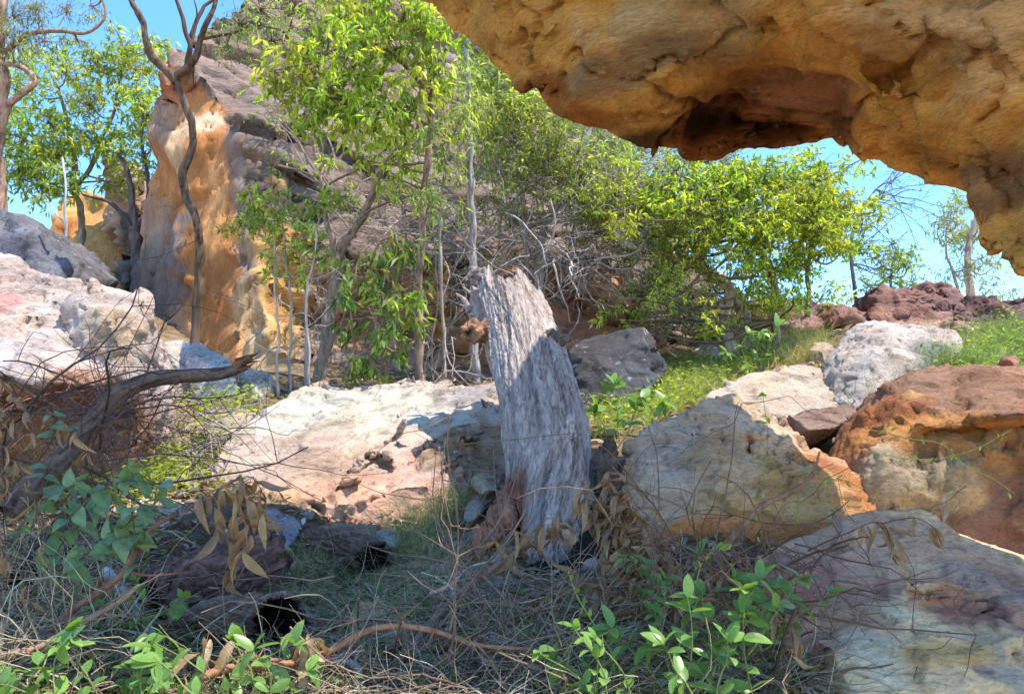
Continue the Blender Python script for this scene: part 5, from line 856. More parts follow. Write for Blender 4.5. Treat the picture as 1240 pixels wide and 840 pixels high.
def tangle(name, label, cat, poly, n, L, r, cols, lift=.06, curl=.35, K=8, flat=.25):
    B = poly_pts(poly, n); B[:, 2] += rng.random(n)*lift
    D = rng.normal(size=(n, 3)); D[:, 2] = np.abs(D[:, 2])*flat+.05; w_ = walks(B, D, L*(.4+rng.random(n)), K, curl, .06)
    for k in range(K):
        g = gzf(w_[:, k, 0], w_[:, k, 1])+.005; w_[:, k, 2] = np.maximum(w_[:, k, 2], g)
    mb = MB(); mb.tubes(w_, np.linspace(r, r*.5, K)[None]*(.5+rng.random((n, 1))), mixc(n, cols, .25), 3)
    o = B.mean(0); return add(name, mb.mesh(name, o), M['deadwood'], label=label, cat=cat, kind='stuff', loc=o)
tangle('dry_grass', 'matted tangle of grey-brown dry stalks across the bottom centre', 'dry grass', [(180, 800), (360, 790), (400, 720), (600, 700), (800, 700), (960, 760), (1010, 880), (200, 900)], 2400, .26, .0016, STRAW+[(.54, .46, .34)], .05, .42, flat=.12)
tangle('dry_grass', 'pale wiry dry stalks piled at the left edge', 'dry grass', [(-30, 560), (60, 560), (110, 640), (160, 740), (160, 880), (-30, 900)], 1000, .32, .0018, STRAW, .16, .42, flat=.5)
grass('dry_grass', 'soft pale dry grass beside the burnt logs', 'dry grass', [(350, 690), (400, 675), (530, 650), (600, 690), (560, 760), (400, 770), (350, 740)], 3000, .22, .0022, [(.42, .42, .26), (.34, .36, .2), (.5, .47, .34), (.25, .28, .12)], .9, .5, .7, clump=.05)
grass('green_grass', 'long arching green grass left of the trunk base', 'grass', [(470, 640), (500, 610), (560, 605), (560, 650), (540, 700), (480, 700)], 750, .32, .0032, GRN+STRAW[:2]+[(.3, .36, .14)], .6, .9, .6, clump=.05)
grass('green_grass', 'thin pale green grass blades among dry grass below the broad slab boulder', 'grass', [(330, 700), (460, 690), (480, 760), (360, 760)], 380, .2, .0028, GRN+STRAW, .6, .8, .6)
grass('sunlit_grass', 'bright yellow-green grass right of the fallen trunk', 'grass', [(705, 515), (730, 480), (800, 470), (860, 450), (880, 470), (850, 490), (800, 510), (740, 540)], 3800, .17, .004, YG, .6, .9, .6, clump=.10)
grass('sunlit_grass', 'lime-green sunlit low growth on the slope below the olive tree', 'grass', [(780, 470), (830, 440), (900, 420), (930, 440), (880, 465), (820, 480)], 2600, .18, .005, YG, .6, .9, .6, clump=.14)
grass('dry_grass', 'yellowish dry grass between the skyline rocks and the pale slab', 'dry grass', [(890, 420), (930, 395), (1010, 390), (1000, 440), (930, 445)], 2600, .28, .004, [(.42, .36, .18), (.36, .34, .16), (.30, .30, .10)], .6, .9, .5)
grass('green_grass', 'dense green grass on the slope at the right edge', 'grass', [(1130, 470), (1160, 410), (1240, 385), (1300, 390), (1300, 480), (1200, 460)], 5200, .26, .005, GRN+[(.1, .2, .06)], .6, .9, .6, clump=.12)
grass('green_grass', 'green grass blades between the half-shaded boulder and the rust-brown boulder', 'grass', [(1030, 500), (1060, 470), (1150, 440), (1180, 455), (1100, 470), (1060, 500)], 1600, .3, .0045, GRN, .6, .9, .5, clump=.08)
grass('dry_grass', 'golden dry grass at the foot of the tan rock wall, behind the left boulder', 'dry grass', [(20, 330), (60, 325), (110, 330), (120, 345), (60, 345)], 900, .5, .005, [(.42, .32, .15), (.34, .25, .12)], .5, 1, .4)
grass('sunlit_grass', 'yellow-green growth in the gully between the rocks', 'grass', [(180, 560), (200, 490), (260, 500), (320, 480), (300, 500), (240, 560), (200, 580), (130, 560)], 1900, .17, .0045, YG+GRN, .7, .9, .7, clump=.06)
grass('sunlit_grass', 'yellow-green growth below the left boulder along the light band', 'grass', [(60, 590), (120, 545), (230, 560), (250, 590), (180, 600), (80, 610)], 1600, .2, .005, YG, .7, .9, .7, clump=.07)
tangle('dead_twigs', 'short dark dead twigs strewn through the foreground litter', 'dead twigs', [(-30, 640), (170, 620), (420, 700), (640, 720), (960, 700), (1000, 880), (-30, 880)], 900, .22, .0042, [(.22, .14, .09), (.15, .10, .07), (.34, .27, .2)], .05, .22, flat=.12)
grass('dry_grass', 'sparse straw-coloured grass over the slope right of the fallen trunk', 'dry grass', [(705, 520), (730, 480), (830, 440), (930, 420), (1150, 400), (1240, 390), (1240, 470), (880, 470), (800, 510)], 2600, .22, .004, [(.46, .40, .22), (.38, .34, .16)], .6, .9, .6, clump=.08)
grass('green_grass', 'soft green grass among the low shrubs in the bottom left', 'grass', [(0, 660), (180, 660), (340, 760), (360, 860), (0, 860)], 1500, .16, .003, [(.16, .25, .06), (.26, .34, .10), (.1, .17, .04)]+STRAW[:1], .7, .9, .7, clump=.05)
grass('green_grass', 'green grass blades through the litter at the bottom right of centre', 'grass', [(640, 740), (900, 720), (1000, 860), (640, 860)], 900, .15, .003, [(.16, .25, .06), (.26, .34, .10), (.1, .17, .04)], .7, .9, .7, clump=.05)
# litter of dead leaves
B = poly_pts([(-30, 560), (240, 520), (600, 520), (760, 560), (900, 650), (1010, 880), (-30, 900)], 9000); n = len(B); B[:, 2] += .008+.02*rng.random(n)
mb = MB(); D = rng.normal(size=(n, 3)); D[:, 2] *= .15; Nn = rng.normal(size=(n, 3))*.35+np.array([0, 0, 1]); mb.leaves(B, D, Nn, .06+.05*rng.random(n), .016+.012*rng.random(n), mixc(n, [(.30, .20, .12), (.20, .12, .07), (.38, .28, .19), (.13, .08, .055), (.42, .36, .3)], .2), True, .25)
add('leaf_litter', mb.mesh('leaf_litter', (0, 0, 0), False), M['leaf_dead'], label='fallen brown gum leaves scattered over the ground', cat='leaf litter', kind='stuff')
B = poly_pts([(150, 560), (300, 470), (420, 450), (560, 455), (720, 480), (900, 400), (1240, 380), (1240, 480), (800, 520), (300, 560)], 4500); n = len(B); B[:, 2] += .01
mb = MB(); D = rng.normal(size=(n, 3)); D[:, 2] *= .2; mb.leaves(B, D, rng.normal(size=(n, 3))*.4+np.array([0, 0, 1]), .10+.08*rng.random(n), .03+.02*rng.random(n), mixc(n, [(.34, .25, .17), (.24, .16, .1), (.45, .38, .3)], .2))
add('leaf_litter', mb.mesh('leaf_litter', (0, 0, 0), False), M['leaf_dead'], label='dry leaves and bark scraps on the upper slope among the boulders', cat='leaf litter', kind='stuff')
grass('dry_grass', 'short straw-coloured grass through the twigs at the bottom centre', 'dry grass', [(380, 760), (600, 720), (800, 720), (950, 780), (1000, 880), (300, 880)], 2600, .16, .003, [(.46, .40, .28), (.36, .30, .20), (.52, .47, .36)], .9, .5, .8, clump=.06)
def weeds(label, poly, n, h, L, W, cols, ncl=12):
    B = poly_pts(poly, n); k = max(2, n//ncl); ce = B[:k]; B = ce[rng.integers(0, k, n)]+rng.normal(size=(n, 3))*np.array([.12, .12, 0]); B[:, 2] = gzf(B[:, 0], B[:, 1])+h*rng.random(n)**1.5
    D = rng.normal(size=(n, 3)); D[:, 2] = np.abs(D[:, 2])*.5; mb = MB(); mb.leaves(B, D, rng.normal(size=(n, 3))*.5+np.array([0, 0, 1]), L*(.5+rng.random(n)), W*(.5+rng.random(n)), mixc(n, cols), True, .4)
    o = B.mean(0); add('weeds', mb.mesh('weeds', o, False), M['leaf'], label=label, cat='weeds', kind='stuff', loc=o)
weeds('bright low leafy weeds on the sunlit slope right of the fallen trunk', [(705, 520), (730, 480), (830, 440), (930, 420), (960, 440), (880, 470), (800, 510)], 2000, .16, .05, .02, GRN+YG[:3])
weeds('green low leafy weeds among rocks on the slope at the right edge', [(1000, 480), (1060, 450), (1160, 400), (1240, 385), (1300, 470), (1100, 470)], 1800, .2, .05, .018, GRN+YG[:1])
weeds('yellow-green low weeds in the gully between the left boulder and the broad slab', [(60, 600), (120, 545), (200, 490), (330, 470), (300, 500), (250, 590), (180, 610)], 3200, .16, .05, .022, YG+GRN[:2])
weeds('small green weeds in the shaded litter of the foreground', [(0, 700), (170, 640), (420, 700), (640, 720), (960, 700), (1000, 860), (0, 860)], 2200, .08, .035, .016, [(.16, .26, .07), (.22, .32, .08), (.1, .18, .05)], 16)
# pebbles and stone chips
me_l = []
V0, F0 = [], []
import bmesh
bm = bmesh.new(); bmesh.ops.create_icosphere(bm, subdivisions=2, radius=1); ico = np.array([v.co for v in bm.verts]); icf = [[v.index for v in f.verts] for f in bm.faces]; bm.free()
B = np.vstack([poly_pts([(150, 600), (260, 470), (340, 470), (250, 560), (240, 620)], 160), poly_pts([(700, 540), (760, 520), (830, 700), (400, 760), (560, 640)], 140), poly_pts([(860, 470), (930, 400), (1240, 390), (1240, 470)], 180), poly_pts([(300, 620), (600, 640), (700, 800), (250, 840)], 120)])
Vs = []; Fs = []; Cs = []; k0 = 0
for q, b in enumerate(B):
    r = .015+.05*rng.random()**3; v, e = facet(ico*1.3+q*3.1, q); V = ico*(1+v[:, None]*.35)*np.array([1, .8, .55])*r; a = rng.random()*6.28; R = np.array([[math.cos(a), -math.sin(a), 0], [math.sin(a), math.cos(a), 0], [0, 0, 1]])
    Vs.append(V@R.T+b+np.array([0, 0, r*.2])); Fs += [[i+k0 for i in f] for f in icf]; Cs.append(np.tile(mixc(1, [(.42, .36, .3), (.36, .27, .2), (.3, .28, .27)]), (len(V), 1))); k0 += len(V)
add('stone_chips', mk_mesh('stone_chips', np.vstack(Vs), Fs, np.clip(np.vstack(Cs), .02, .8), False), M['pale'], label='small stone chips lying between the boulders', cat='gravel', kind='stuff')

# ------------------------------------------------------------ leaves as separate parts
def leaf_mesh(name, L, W, droop, shape, cup=.15, twist=0.0, seed=0, wav=.0):
    """one leaf along +Y, normal +Z, midrib folded"""
    ts = np.array([0, .08, .2, .36, .54, .72, .88, 1]); wp = {'lance': [.05, .35, .75, 1, .88, .58, .25, .01], 'oval': [.06, .5, .85, 1, .97, .78, .42, .02], 'heart': [.1, .85, 1, .98, .82, .55, .26, .01]}[shape]
    V = []; r = np.random.default_rng(seed)
    for t, w_ in zip(ts, wp):
        a = droop*t; y = L*(math.sin(a)/droop if abs(droop) > .01 else t); z = -L*((1-math.cos(a))/droop if abs(droop) > .01 else 0); x0 = L*.10*math.sin(t*3+seed)*(1 if wav else .4)
        tw = twist*t; 
        for s_ in (-1, 0, 1):
            x = s_*W*.5*w_; zz = abs(s_)*W*.5*w_*cup*2+(r.normal()*wav*W if s_ else 0)
            V.append((x0+x*math.cos(tw)-zz*math.sin(tw), y, z+x*math.sin(tw)+zz*math.cos(tw)))
    F = []
    for k in range(len(ts)-1):
        for s_ in (0, 1): a = k*3+s_; F.append([a, a+1, a+4, a+3])
    return V, F
def leaf_part_mat(name, col, col2, trans, rough=.4, tint=(1.7, 1.7, .6), vein=True):
    m, n, l, b = nt(name); oi = n.new('ShaderNodeObjectInfo'); tc = n.new('ShaderNodeTexCoord')
    mx = N(n, 'ShaderNodeMix', data_type='RGBA'); l.new(oi.outputs['Random'], mx.inputs[0]); mx.inputs[6].default_value = (*col, 1); mx.inputs[7].default_value = (*col2, 1)
    ns = N(n, 'ShaderNodeTexNoise', Scale=40.0, Detail=4.0); l.new(tc.outputs['Object'], ns.inputs['Vector']); rr = ramp(n, ns.outputs['Fac'], l, [(.35, (.7, .7, .7)), (.65, (1.2, 1.2, 1.2))]); c = mulcol(n, l, mx.outputs[2], rr.outputs[0])
    l.new(c, b.inputs['Base Color']); b.inputs['Roughness'].default_value = rough; b.inputs['Specular IOR Level'].default_value = .4
    tr = n.new('ShaderNodeBsdfTranslucent'); cm = N(n, 'ShaderNodeMix', data_type='RGBA', blend_type='MULTIPLY'); cm.inputs[0].default_value = 1; l.new(c, cm.inputs[6]); cm.inputs[7].default_value = (*tint, 1); l.new(cm.outputs[2], tr.inputs['Color'])
    ms = n.new('ShaderNodeMixShader'); ms.inputs[0].default_value = trans; l.new(b.outputs[0], ms.inputs[1]); l.new(tr.outputs[0], ms.inputs[2]); l.new(ms.outputs[0], n['Material Output'].inputs['Surface'])
    bp = N(n, 'ShaderNodeBump', Strength=.3, Distance=.003); l.new(ns.outputs['Fac'], bp.inputs['Height']); l.new(bp.outputs[0], b.inputs['Normal'])
    return m
M['lp_green'] = leaf_part_mat('fresh_leaf', (.20, .34, .07), (.12, .23, .06), .35, .35)
M['lp_blue'] = leaf_part_mat('bluish_leaf', (.15, .24, .10), (.22, .31, .14), .3, .4, (1.6, 1.6, .8))
M['lp_dead'] = leaf_part_mat('dead_leaf', (.42, .27, .13), (.28, .16, .08), .25, .6, (1.5, 1.2, .7))
M['lp_tan'] = leaf_part_mat('tan_leaf', (.48, .35, .20), (.36, .24, .12), .25, .6, (1.4, 1.2, .8))
LM = {}
def leafset(key, mat, L, W, shape, droops, cup=.15, tw=.0, wav=0.0):
    LM[key] = []
    for q, dr in enumerate(droops):
        V, F = leaf_mesh(key, L, W, dr, shape, cup, tw*(-1)**q, q+1, wav); me = mk_mesh('leaf', V, F); me.materials.append(M[mat]); LM[key].append(me)
leafset('green', 'lp_green', .055, .026, 'oval', (.3, .5, .15, .7), .12)
leafset('blue', 'lp_blue', .075, .045, 'heart', (.3, .6, .1, .45), .1)
leafset('dead', 'lp_dead', .095, .021, 'lance', (1.2, 1.9, .8, 2.5, 1.5, -1.2), .3, 1.2, .08)
leafset('tan', 'lp_tan', .16, .032, 'lance', (.7, 1.1, .4, 1.5), .28, .8, .08)
def place(me, p, d, nrm, sc, parent, org):
    o = bpy.data.objects.new('leaf', me); COL.objects.link(o); o.parent = parent
    y = np.asarray(d, float); y = y/np.linalg.norm(y); x = np.cross(y, nrm); x /= max(1e-6, np.linalg.norm(x)); z = np.cross(x, y); p = np.asarray(p)-org
    from mathutils import Matrix
    s = sc; o.matrix_local = Matrix(((x[0]*s, y[0]*s, z[0]*s, p[0]), (x[1]*s, y[1]*s, z[1]*s, p[1]), (x[2]*s, y[2]*s, z[2]*s, p[2]), (0, 0, 0, 1)))
def plant(name, label, stems, key, step, sc, cat='shrub', stemcol=(.2, .2, .08), r=.003, droop=.2, pair=True, whorl=0, side=None, group=None, limit=290, mat='bark', start=.15, jit=.4, base_to_ground=True, extra=None, curl=0.0):
    """stems (pixel curves) carrying separate leaves along their upper part"""
    b0 = P(*stems[0][0]); org = b0.copy()
    root = add(name, None, label=label, cat=cat, loc=org, group=group); mb = MB(); cnt = 0
    for si, s in enumerate(stems):
        mb = MB()
        w_ = PA(s); L = np.linalg.norm(np.diff(w_, axis=0), axis=1).sum(); n = max(8, int(L/.03)); q = catmull(w_, n); q = q+np.stack([fbm(q*9+3, 2, 2), fbm(q*9+6, 2, 3), fbm(q*9+8, 2, 5)], 1)*.012
        mb.tubes(q[None], np.linspace(r, r*.4, n)[None], stemcol, 5)
        t = start; T = unit(np.gradient(q, axis=0)); m = int(L*(1-start)/step)
        for k in range(m):
            if cnt >= limit: break
            f = start+(1-start)*(k+.5*rng.random())/max(1, m); i = min(n-1, int(f*n)); ang = rng.random()*6.28; up = np.array([0, 0, 1.0])
            a = unit(np.cross(T[i], up)+1e-6); b = np.cross(a, T[i])
            for s_ in ((0, math.pi) if pair else (0,)):
                dr = a*math.cos(ang+s_)+b*math.sin(ang+s_); d = unit(dr+T[i]*.5+rng.normal(size=3)*jit*.5+np.array([0, 0, -droop])); nn = unit(np.array([0, -.25, 1])+rng.normal(size=3)*jit)
                place(LM[key][rng.integers(len(LM[key]))], q[i], d, nn, sc*(.65+.6*rng.random()), root, org); cnt += 1
        for k in range(whorl):
            d = unit(T[-1]*.5+rng.normal(size=3)*.8+np.array([0, 0, -droop])); place(LM[key][rng.integers(len(LM[key]))], q[-1], d, unit(np.array([0, -.3, 1])+rng.normal(size=3)*.3), sc*(.7+.5*rng.random()), root, org); cnt += 1
        add('stem', mb.mesh('stem', org), M[mat], root)
    return root
def stemfan(cx, cy, d, n, h, spread, lean=0, dj=.15):
    out = []
    for k in range(n):
        x = cx+rng.uniform(-spread, spread)*.7; e = x+rng.uniform(-spread, spread)*.9+lean; hh = h*rng.uniform(.3, 1.0); dd = d+rng.uniform(-dj, dj)
        out.append([(x, cy, dd), ((x+e)/2+rng.uniform(-10, 10), cy-hh*.55, dd), (e, cy-hh, dd)])
    return out
GS = 'green creeping shrubs in the foreground'
plant('creeping_shrub', 'bright green oval-leaved shrub at the bottom, right of centre', stemfan(850, 850, 2.05, 9, 150, 110), 'green', 0.046, 1.15, whorl=4, group=GS, droop=.1, stemcol=(.2, .24, .08))
plant('creeping_shrub', 'low green shrub at the bottom between the centre dry stalks and the bright oval-leaved shrub', stemfan(720, 850, 2.05, 7, 130, 90), 'green', 0.065, 0.98, whorl=3, group=GS, droop=.1, stemcol=(.2, .24, .08))
plant('creeping_shrub', 'green shrub with upright leaf rosettes just left of the mauve boulder', stemfan(880, 790, 2.35, 8, 110, 100), 'green', 0.058, 1.09, whorl=5, group=GS, droop=.1, stemcol=(.2, .24, .08))
plant('creeping_shrub', 'green leaf rosettes at the left foot of the mauve boulder, in dead leaves', stemfan(820, 740, 2.6, 6, 80, 80), 'green', 0.065, 1.03, whorl=5, group=GS, droop=.1, stemcol=(.2, .24, .08))
plant('creeping_shrub', 'green shrub in the bottom left corner', stemfan(110, 860, 2.0, 10, 110, 150), 'green', 0.052, 1.09, whorl=4, group=GS, droop=.15, stemcol=(.2, .24, .08))
plant('creeping_shrub', 'green shrub at the bottom left below the arched burnt log', stemfan(260, 850, 2.05, 8, 90, 120), 'green', 0.052, 1.09, whorl=4, group=GS, droop=.15, stemcol=(.2, .24, .08))
plant('creeping_shrub', 'low green shrub left of the scaly burnt log', stemfan(130, 760, 2.5, 8, 80, 90), 'green', 0.058, 0.98, whorl=3, group=GS, droop=.15, stemcol=(.2, .24, .08))
plant('broad_leaved_vine', 'bluish-green broad-leaved vine hanging across the lower left by the dark branch', [[(60, 690, 2.5), (90, 640, 2.45), (130, 600, 2.4), (185, 565, 2.4)], [(80, 700, 2.4), (120, 660, 2.35), (165, 625, 2.3), (200, 600, 2.3)], [(70, 640, 2.45), (110, 600, 2.4), (150, 585, 2.4), (195, 590, 2.4)], [(110, 680, 2.35), (150, 650, 2.3), (185, 640, 2.3)], [(50, 600, 2.6), (65, 550, 2.6), (70, 490, 2.6)], [(20, 640, 2.5), (60, 600, 2.5), (100, 580, 2.45)], [(160, 690, 2.3), (165, 640, 2.3), (160, 600, 2.3)]],
      'blue', .045, .98, cat='vine', stemcol=(.16, .12, .06), droop=.45, start=.05)
plant('leafy_seedling', 'young broad-leaved plant in the sunlit grass right of the fallen trunk', [[(748, 520, 5.6), (748, 495, 5.6), (744, 465, 5.6)], [(760, 520, 5.5), (770, 500, 5.5), (775, 482, 5.5)], [(735, 525, 5.5), (725, 505, 5.5), (722, 490, 5.5)], [(790, 520, 5.4), (800, 500, 5.4), (806, 488, 5.4)]], 'green', .06, 2.2, cat='plant', whorl=5, stemcol=(.3, .34, .1), r=.006)
plant('leafy_seedling', 'bright yellow-green seedling in front of the leaning tree base on the slope', [[(915, 440, 7.5), (918, 420, 7.5), (922, 400, 7.5)], [(905, 440, 7.5), (898, 420, 7.5), (905, 405, 7.5)], [(925, 440, 7.5), (935, 415, 7.5), (940, 395, 7.5)], [(910, 445, 7.4), (890, 430, 7.4), (880, 425, 7.4)]], 'green', .08, 2.4, cat='plant', whorl=4, stemcol=(.3, .34, .1), r=.006)
GD = 'dead leafy twigs in the foreground'
RB = (.30, .15, .09)
plant('dead_leaf_spray', 'dense cluster of curled brown dead leaves against the right side of the trunk base', [[(800, 705, 2.9), (770, 660, 3.0), (745, 610, 3.05), (735, 570, 3.1)], [(800, 700, 2.9), (750, 660, 2.95), (715, 620, 3.0), (705, 590, 3.0)], [(790, 720, 2.85), (760, 690, 2.9), (725, 660, 2.95)], [(820, 740, 2.7), (780, 700, 2.8), (750, 640, 2.9)], [(830, 730, 2.75), (790, 680, 2.85), (772, 620, 2.9)], [(790, 740, 2.7), (745, 720, 2.8), (700, 700, 2.85)], [(770, 700, 2.95), (752, 640, 3.0), (760, 580, 3.05)], [(810, 720, 2.8), (790, 650, 2.9), (750, 600, 3.0)]], 'dead', .018, 1.2, cat='dead leaves', group=GD, stemcol=RB, droop=.9, start=.1, r=.004)
plant('dead_leaf_spray', 'brown dead foliage tangled on twigs left of the mauve boulder', [[(930, 740, 2.5), (880, 700, 2.6), (850, 660, 2.7)], [(920, 770, 2.45), (860, 740, 2.55), (810, 720, 2.65)], [(950, 780, 2.4), (930, 720, 2.5), (890, 670, 2.6)], [(890, 780, 2.4), (870, 720, 2.5), (820, 680, 2.7)], [(950, 830, 2.25), (960, 770, 2.35), (930, 730, 2.4)]], 'dead', .03, .9, cat='dead leaves', group=GD, stemcol=RB, droop=.8, start=.05, r=.004)
plant('dead_leaf_spray', 'hanging brown gum leaves on a twig above the burnt logs, lower left', [[(215, 620, 2.4), (250, 598, 2.4), (275, 592, 2.4), (300, 600, 2.4), (325, 625, 2.4)], [(250, 598, 2.4), (262, 615, 2.4), (270, 650, 2.4)], [(285, 595, 2.4), (300, 640, 2.38), (285, 680, 2.38)], [(270, 592, 2.4), (300, 575, 2.4), (320, 600, 2.4)]], 'dead', .035, 1.35, cat='dead leaves', group=GD, stemcol=RB, droop=1.2, pair=True, start=.2, r=.003)
plant('dead_leaf_spray', 'two or three long pale tan dead leaves dangling beside the scaly burnt log', [[(300, 590, 2.3), (322, 620, 2.3), (338, 648, 2.3)]], 'tan', .07, 1.1, cat='dead leaves', group=GD, stemcol=RB, droop=3, pair=False, start=.5, r=.0025)
plant('dead_leaf_spray', 'dead brown leaves hanging in front of the mauve top of the corner boulder', [[(980, 668, 2.7), (1030, 640, 2.6), (1060, 632, 2.6), (1090, 645, 2.6)], [(1060, 632, 2.6), (1080, 650, 2.6), (1085, 680, 2.6)], [(1075, 635, 2.6), (1110, 625, 2.6), (1135, 640, 2.6)]], 'dead', .04, 1.2, cat='dead leaves', group=GD, stemcol=(.15, .09, .07), droop=1.6, start=.45, r=.003)
plant('dead_leaf_spray', 'few pale tan leaves at the rock edge right above the mauve boulder', [[(1170, 590, 2.6), (1150, 605, 2.6), (1130, 612, 2.6)]], 'tan', .04, .6, cat='dead leaves', group=GD, stemcol=(.15, .09, .07), droop=1.0, start=.2, r=.002)
plant('dead_leaf_spray', 'brown leaves drooping from the long twig across the foot of the trunk', [[(590, 690, 2.9), (625, 668, 2.9), (650, 640, 2.9), (690, 632, 2.9)], [(640, 650, 2.9), (668, 625, 2.9), (690, 640, 2.9)], [(640, 655, 2.85), (612, 640, 2.85), (600, 660, 2.85)]], 'dead', .045, 1.3, cat='dead leaves', group=GD, stemcol=RB, droop=1.2, start=.2, r=.003)
plant('dead_leaf_spray', 'bundle of crumpled tan dead leaves on the reddish stick at the bottom left', [[(350, 800, 2.2), (365, 775, 2.2), (375, 765, 2.2)], [(360, 800, 2.2), (372, 780, 2.2), (382, 772, 2.2)]], 'tan', .018, .75, cat='dead leaves', group=GD, stemcol=RB, droop=1.6, start=.3, r=.003)
plant('dead_leaf_spray', 'tan dead leaves hanging at the bottom left edge of the arched burnt log', [[(225, 850, 2.1), (240, 800, 2.1), (250, 765, 2.1)], [(280, 800, 2.2), (292, 775, 2.2), (300, 762, 2.2)]], 'tan', .035, .9, cat='dead leaves', group=GD, stemcol=RB, droop=.9, start=.3, r=.003)
plant('dead_leaf_spray', 'curtain of dull brown dead leaves at the left edge', [[(-10, 470, 2.5), (10, 500, 2.5), (25, 560, 2.5)], [(0, 460, 2.5), (30, 490, 2.5), (45, 540, 2.5)], [(-20, 500, 2.4), (0, 540, 2.4), (10, 610, 2.4)], [(20, 560, 2.4), (40, 600, 2.4), (50, 660, 2.35)], [(-10, 640, 2.3), (20, 680, 2.3), (40, 740, 2.25)], [(60, 500, 2.6), (90, 520, 2.6), (110, 560, 2.6)]], 'dead', .05, .95, cat='dead leaves', group=GD, stemcol=(.14, .09, .07), droop=1.6, start=.05, r=.003)
# single sticks
GT = 'reddish dead sticks'
def stick(name, label, pts, r0, r1, col, subs=(), cat='stick', group=None):
    w_ = PA(pts); mb = MB(); mb.limb(w_, r0, r1, np.array(col), 9, n=len(pts)*9, wob=.012)
    for s in subs: mb.limb(PA(s), r1*.9, r1*.35, np.array(col), 6, wob=.01)
    q = catmull(w_, 40)                      # side nubs
    for k in rng.integers(3, 38, 7): mb.limb([q[k], q[k]+rng.normal(size=3)*.012, q[k]+rng.normal(size=3)*.03], r1*.7, r1*.3, np.array(col)*.8, 5)
    return add(name, mb.mesh(name, w_[0]), M['deadwood'], label=label, cat=cat, group=group, loc=w_[0])
stick('stick', 'reddish forked stick rising from the left edge toward the hanging dead leaves', [(55, 768, 2.35), (90, 735, 2.35), (125, 712, 2.35), (150, 692, 2.35), (163, 668, 2.35), (172, 650, 2.38), (190, 632, 2.4), (215, 618, 2.4)], .0125, .006, (.26, .13, .09), [[(158, 690, 2.35), (180, 693, 2.35), (222, 691, 2.35)], [(112, 720, 2.35), (118, 708, 2.35), (121, 698, 2.35)]], group=GT)
stick('stick', 'pale brown stick along the bottom left corner', [(-20, 802, 2.1), (20, 793, 2.1), (45, 788, 2.1), (85, 762, 2.15), (120, 740, 2.2), (150, 722, 2.2), (170, 705, 2.2)], .011, .005, (.36, .23, .15), group=GT)
stick('stick', 'long reddish stick crossing the bottom centre', [(245, 818, 2.15), (290, 806, 2.2), (350, 802, 2.2), (395, 790, 2.25), (440, 764, 2.3), (480, 757, 2.3), (525, 763, 2.3), (580, 777, 2.3), (645, 782, 2.3)], .0125, .006, (.36, .18, .10), [[(580, 777, 2.3), (600, 800, 2.25), (615, 835, 2.2)], [(290, 806, 2.2), (300, 790, 2.25), (320, 775, 2.3)]], group=GT)
stick('stick', 'dark brown stick slanting up to the foot of the fallen trunk', [(485, 800, 2.45), (520, 755, 2.6), (550, 725, 2.7), (580, 700, 2.8), (620, 668, 2.9), (660, 648, 3.0), (690, 632, 3.05)], .013, .008, (.20, .13, .095), [[(560, 718, 2.75), (600, 735, 2.75), (650, 715, 2.8)]], group=GT)
stick('stick', 'reddish branch leaning on the weathered boulder right of the trunk', [(870, 665, 2.9), (895, 640, 2.9), (920, 612, 2.95), (950, 600, 3.0), (975, 585, 3.05), (988, 562, 3.1), (992, 545, 3.1)], .013, .004, (.27, .14, .08), [[(950, 600, 3.0), (975, 575, 3.05), (1010, 560, 3.1)]], group=GT)
stick('stick', 'forked dark twig lying over the pink side of the corner boulder', [(900, 692, 2.65), (940, 688, 2.65), (978, 690, 2.62), (1000, 672, 2.62), (1030, 660, 2.62)], .007, .003, (.16, .09, .07), [[(978, 690, 2.62), (990, 720, 2.5), (1000, 750, 2.45), (1010, 765, 2.4)], [(1000, 672, 2.62), (1015, 655, 2.62), (1022, 640, 2.62)], [(978, 690, 2.62), (960, 700, 2.55), (940, 712, 2.5)]], group=GT)
stick('stick', 'weathered grey pole lying flat below the arched burnt log', [(195, 778, 2.75), (250, 782, 2.7), (320, 785, 2.65), (380, 788, 2.6), (440, 782, 2.6)], .022, .012, (.36, .31, .27))
stick('stick', 'grey lichen-pale pole slanting down left of the burnt logs', [(128, 690, 2.95), (150, 720, 2.8), (165, 745, 2.7), (190, 780, 2.55)], .022, .018, (.42, .41, .40))
stick('stick', 'bent pale grey stick end at the bottom left of centre', [(395, 800, 2.35), (420, 802, 2.35), (432, 812, 2.3), (425, 830, 2.25)], .014, .009, (.40, .37, .35))
stick('stick', 'short bleached twig lying in the dry grass at the foot of the trunk', [(520, 722, 3.0), (545, 712, 3.05), (565, 690, 3.1), (600, 680, 3.1)], .008, .004, (.46, .43, .42), [[(545, 712, 3.05), (548, 725, 3.0), (535, 738, 2.95)]])
brush('dead_brush', 'web of fine dark twigs in front of the big left boulder', [(0, 560, 2.8), (20, 540, 2.8), (50, 560, 2.8), (90, 560, 2.9), (120, 540, 2.9), (-20, 520, 2.7)], 26, 130, .75, .3, (.13, .09, .08), .0042, .0018, (.25, 0, .45), .32, spread=.06)
brush('dead_brush', 'tangle of thin reddish twigs between the trunk base and the corner boulder', [(860, 700, 2.6), (900, 690, 2.6), (930, 710, 2.5), (890, 740, 2.5), (950, 690, 2.6)], 34, 150, .5, .22, (.22, .12, .08), .0036, .0018, (.1, 0, .35), .4, spread=.08)
brush('dead_brush', 'loose net of brown twigs over the dry stalks at the bottom centre', [(560, 780, 2.4), (620, 800, 2.3), (500, 800, 2.3), (680, 770, 2.5), (600, 740, 2.8), (440, 820, 2.2), (740, 800, 2.3)], 60, 200, .55, .25, (.24, .17, .12), .0036, .002, (0, 0, .2), .35, spread=.10)
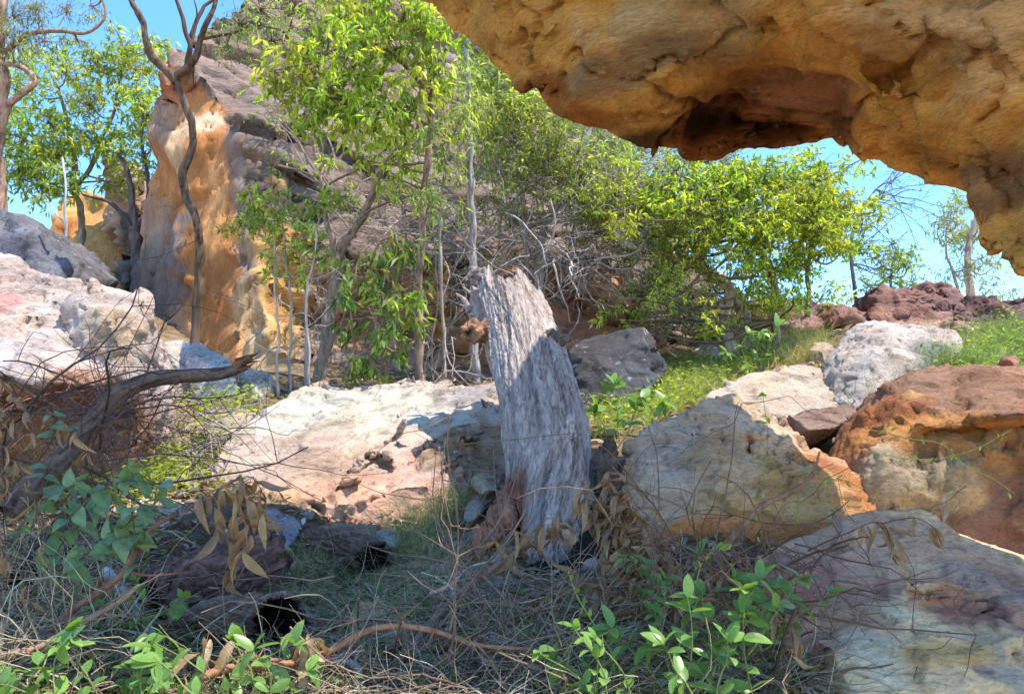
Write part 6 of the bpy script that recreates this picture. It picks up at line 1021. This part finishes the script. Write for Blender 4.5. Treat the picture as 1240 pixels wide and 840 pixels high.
brush('dead_brush', 'reddish root tangle under the overhang of the left boulder', [(60, 480, 3.7), (100, 490, 3.7), (140, 500, 3.8), (120, 520, 3.8), (150, 530, 3.9)], 40, 200, .4, .2, (.24, .13, .10), .005, .0022, (0, -.2, -.2), .5, spread=.08)
brush('dead_brush', 'grey roots and twigs trailing down the left end of the broad slab boulder', [(250, 510, 5.2), (240, 530, 5.0), (255, 545, 4.9), (270, 500, 5.3)], 34, 120, .4, .2, (.34, .28, .25), .006, .003, (-.3, 0, -.3), .4, spread=.08)
def vine(label, pts, r=.0028, col=(.45, .46, .16)):
    w_ = PA(pts); mb = MB(); mb.limb(w_, r, r*.5, np.array(col), 5, n=len(pts)*10, wob=.02); q = catmull(w_, 30)
    k = rng.integers(2, 29, 12); mb.leaves(q[k], rng.normal(size=(12, 3)), rng.normal(size=(12, 3))+np.array([0, 0, .8]), .03, .014, mixc(12, [(.25, .35, .07), (.35, .42, .1)]), True)
    add('vine', mb.mesh('vine', w_[0]), M['leaf'], label=label, cat='vine', loc=w_[0])
vine('yellow-green vine dropping through the dead leaves right of the trunk base', [(690, 685, 2.6), (700, 720, 2.5), (715, 750, 2.4), (735, 790, 2.3), (748, 840, 2.1)])
vine('pale vine forked below the trunk base, running down left of the drooping yellow-green one', [(708, 730, 2.5), (695, 765, 2.4), (684, 800, 2.3), (680, 840, 2.15)])
vine('thin pale creeper crossing the shaded face of the rust-brown boulder', [(1055, 515, 3.4), (1100, 528, 3.35), (1140, 535, 3.3), (1165, 560, 3.3), (1200, 580, 3.25), (1225, 600, 3.2)], .0022)
vine('thin creeper looping low over the orange hollow of the rust-brown boulder', [(1050, 545, 3.4), (1100, 555, 3.35), (1145, 552, 3.35), (1190, 540, 3.3), (1230, 520, 3.3)], .002)
vine('fine green climber in front of the grey-tan weathered boulder', [(925, 670, 2.9), (915, 620, 3.0), (925, 560, 3.1), (930, 500, 3.2), (925, 470, 3.2)], .002, (.22, .28, .1))
vine('fine green creeper over the orange corner of the weathered boulder', [(960, 640, 2.9), (975, 600, 3.0), (1000, 580, 3.05), (1040, 590, 3.05), (1075, 630, 2.9)], .002, (.25, .3, .1))
vine('arching dry tendril left of the mauve boulder', [(840, 720, 2.4), (850, 680, 2.45), (870, 660, 2.5), (890, 660, 2.5)], .002, (.45, .36, .2))
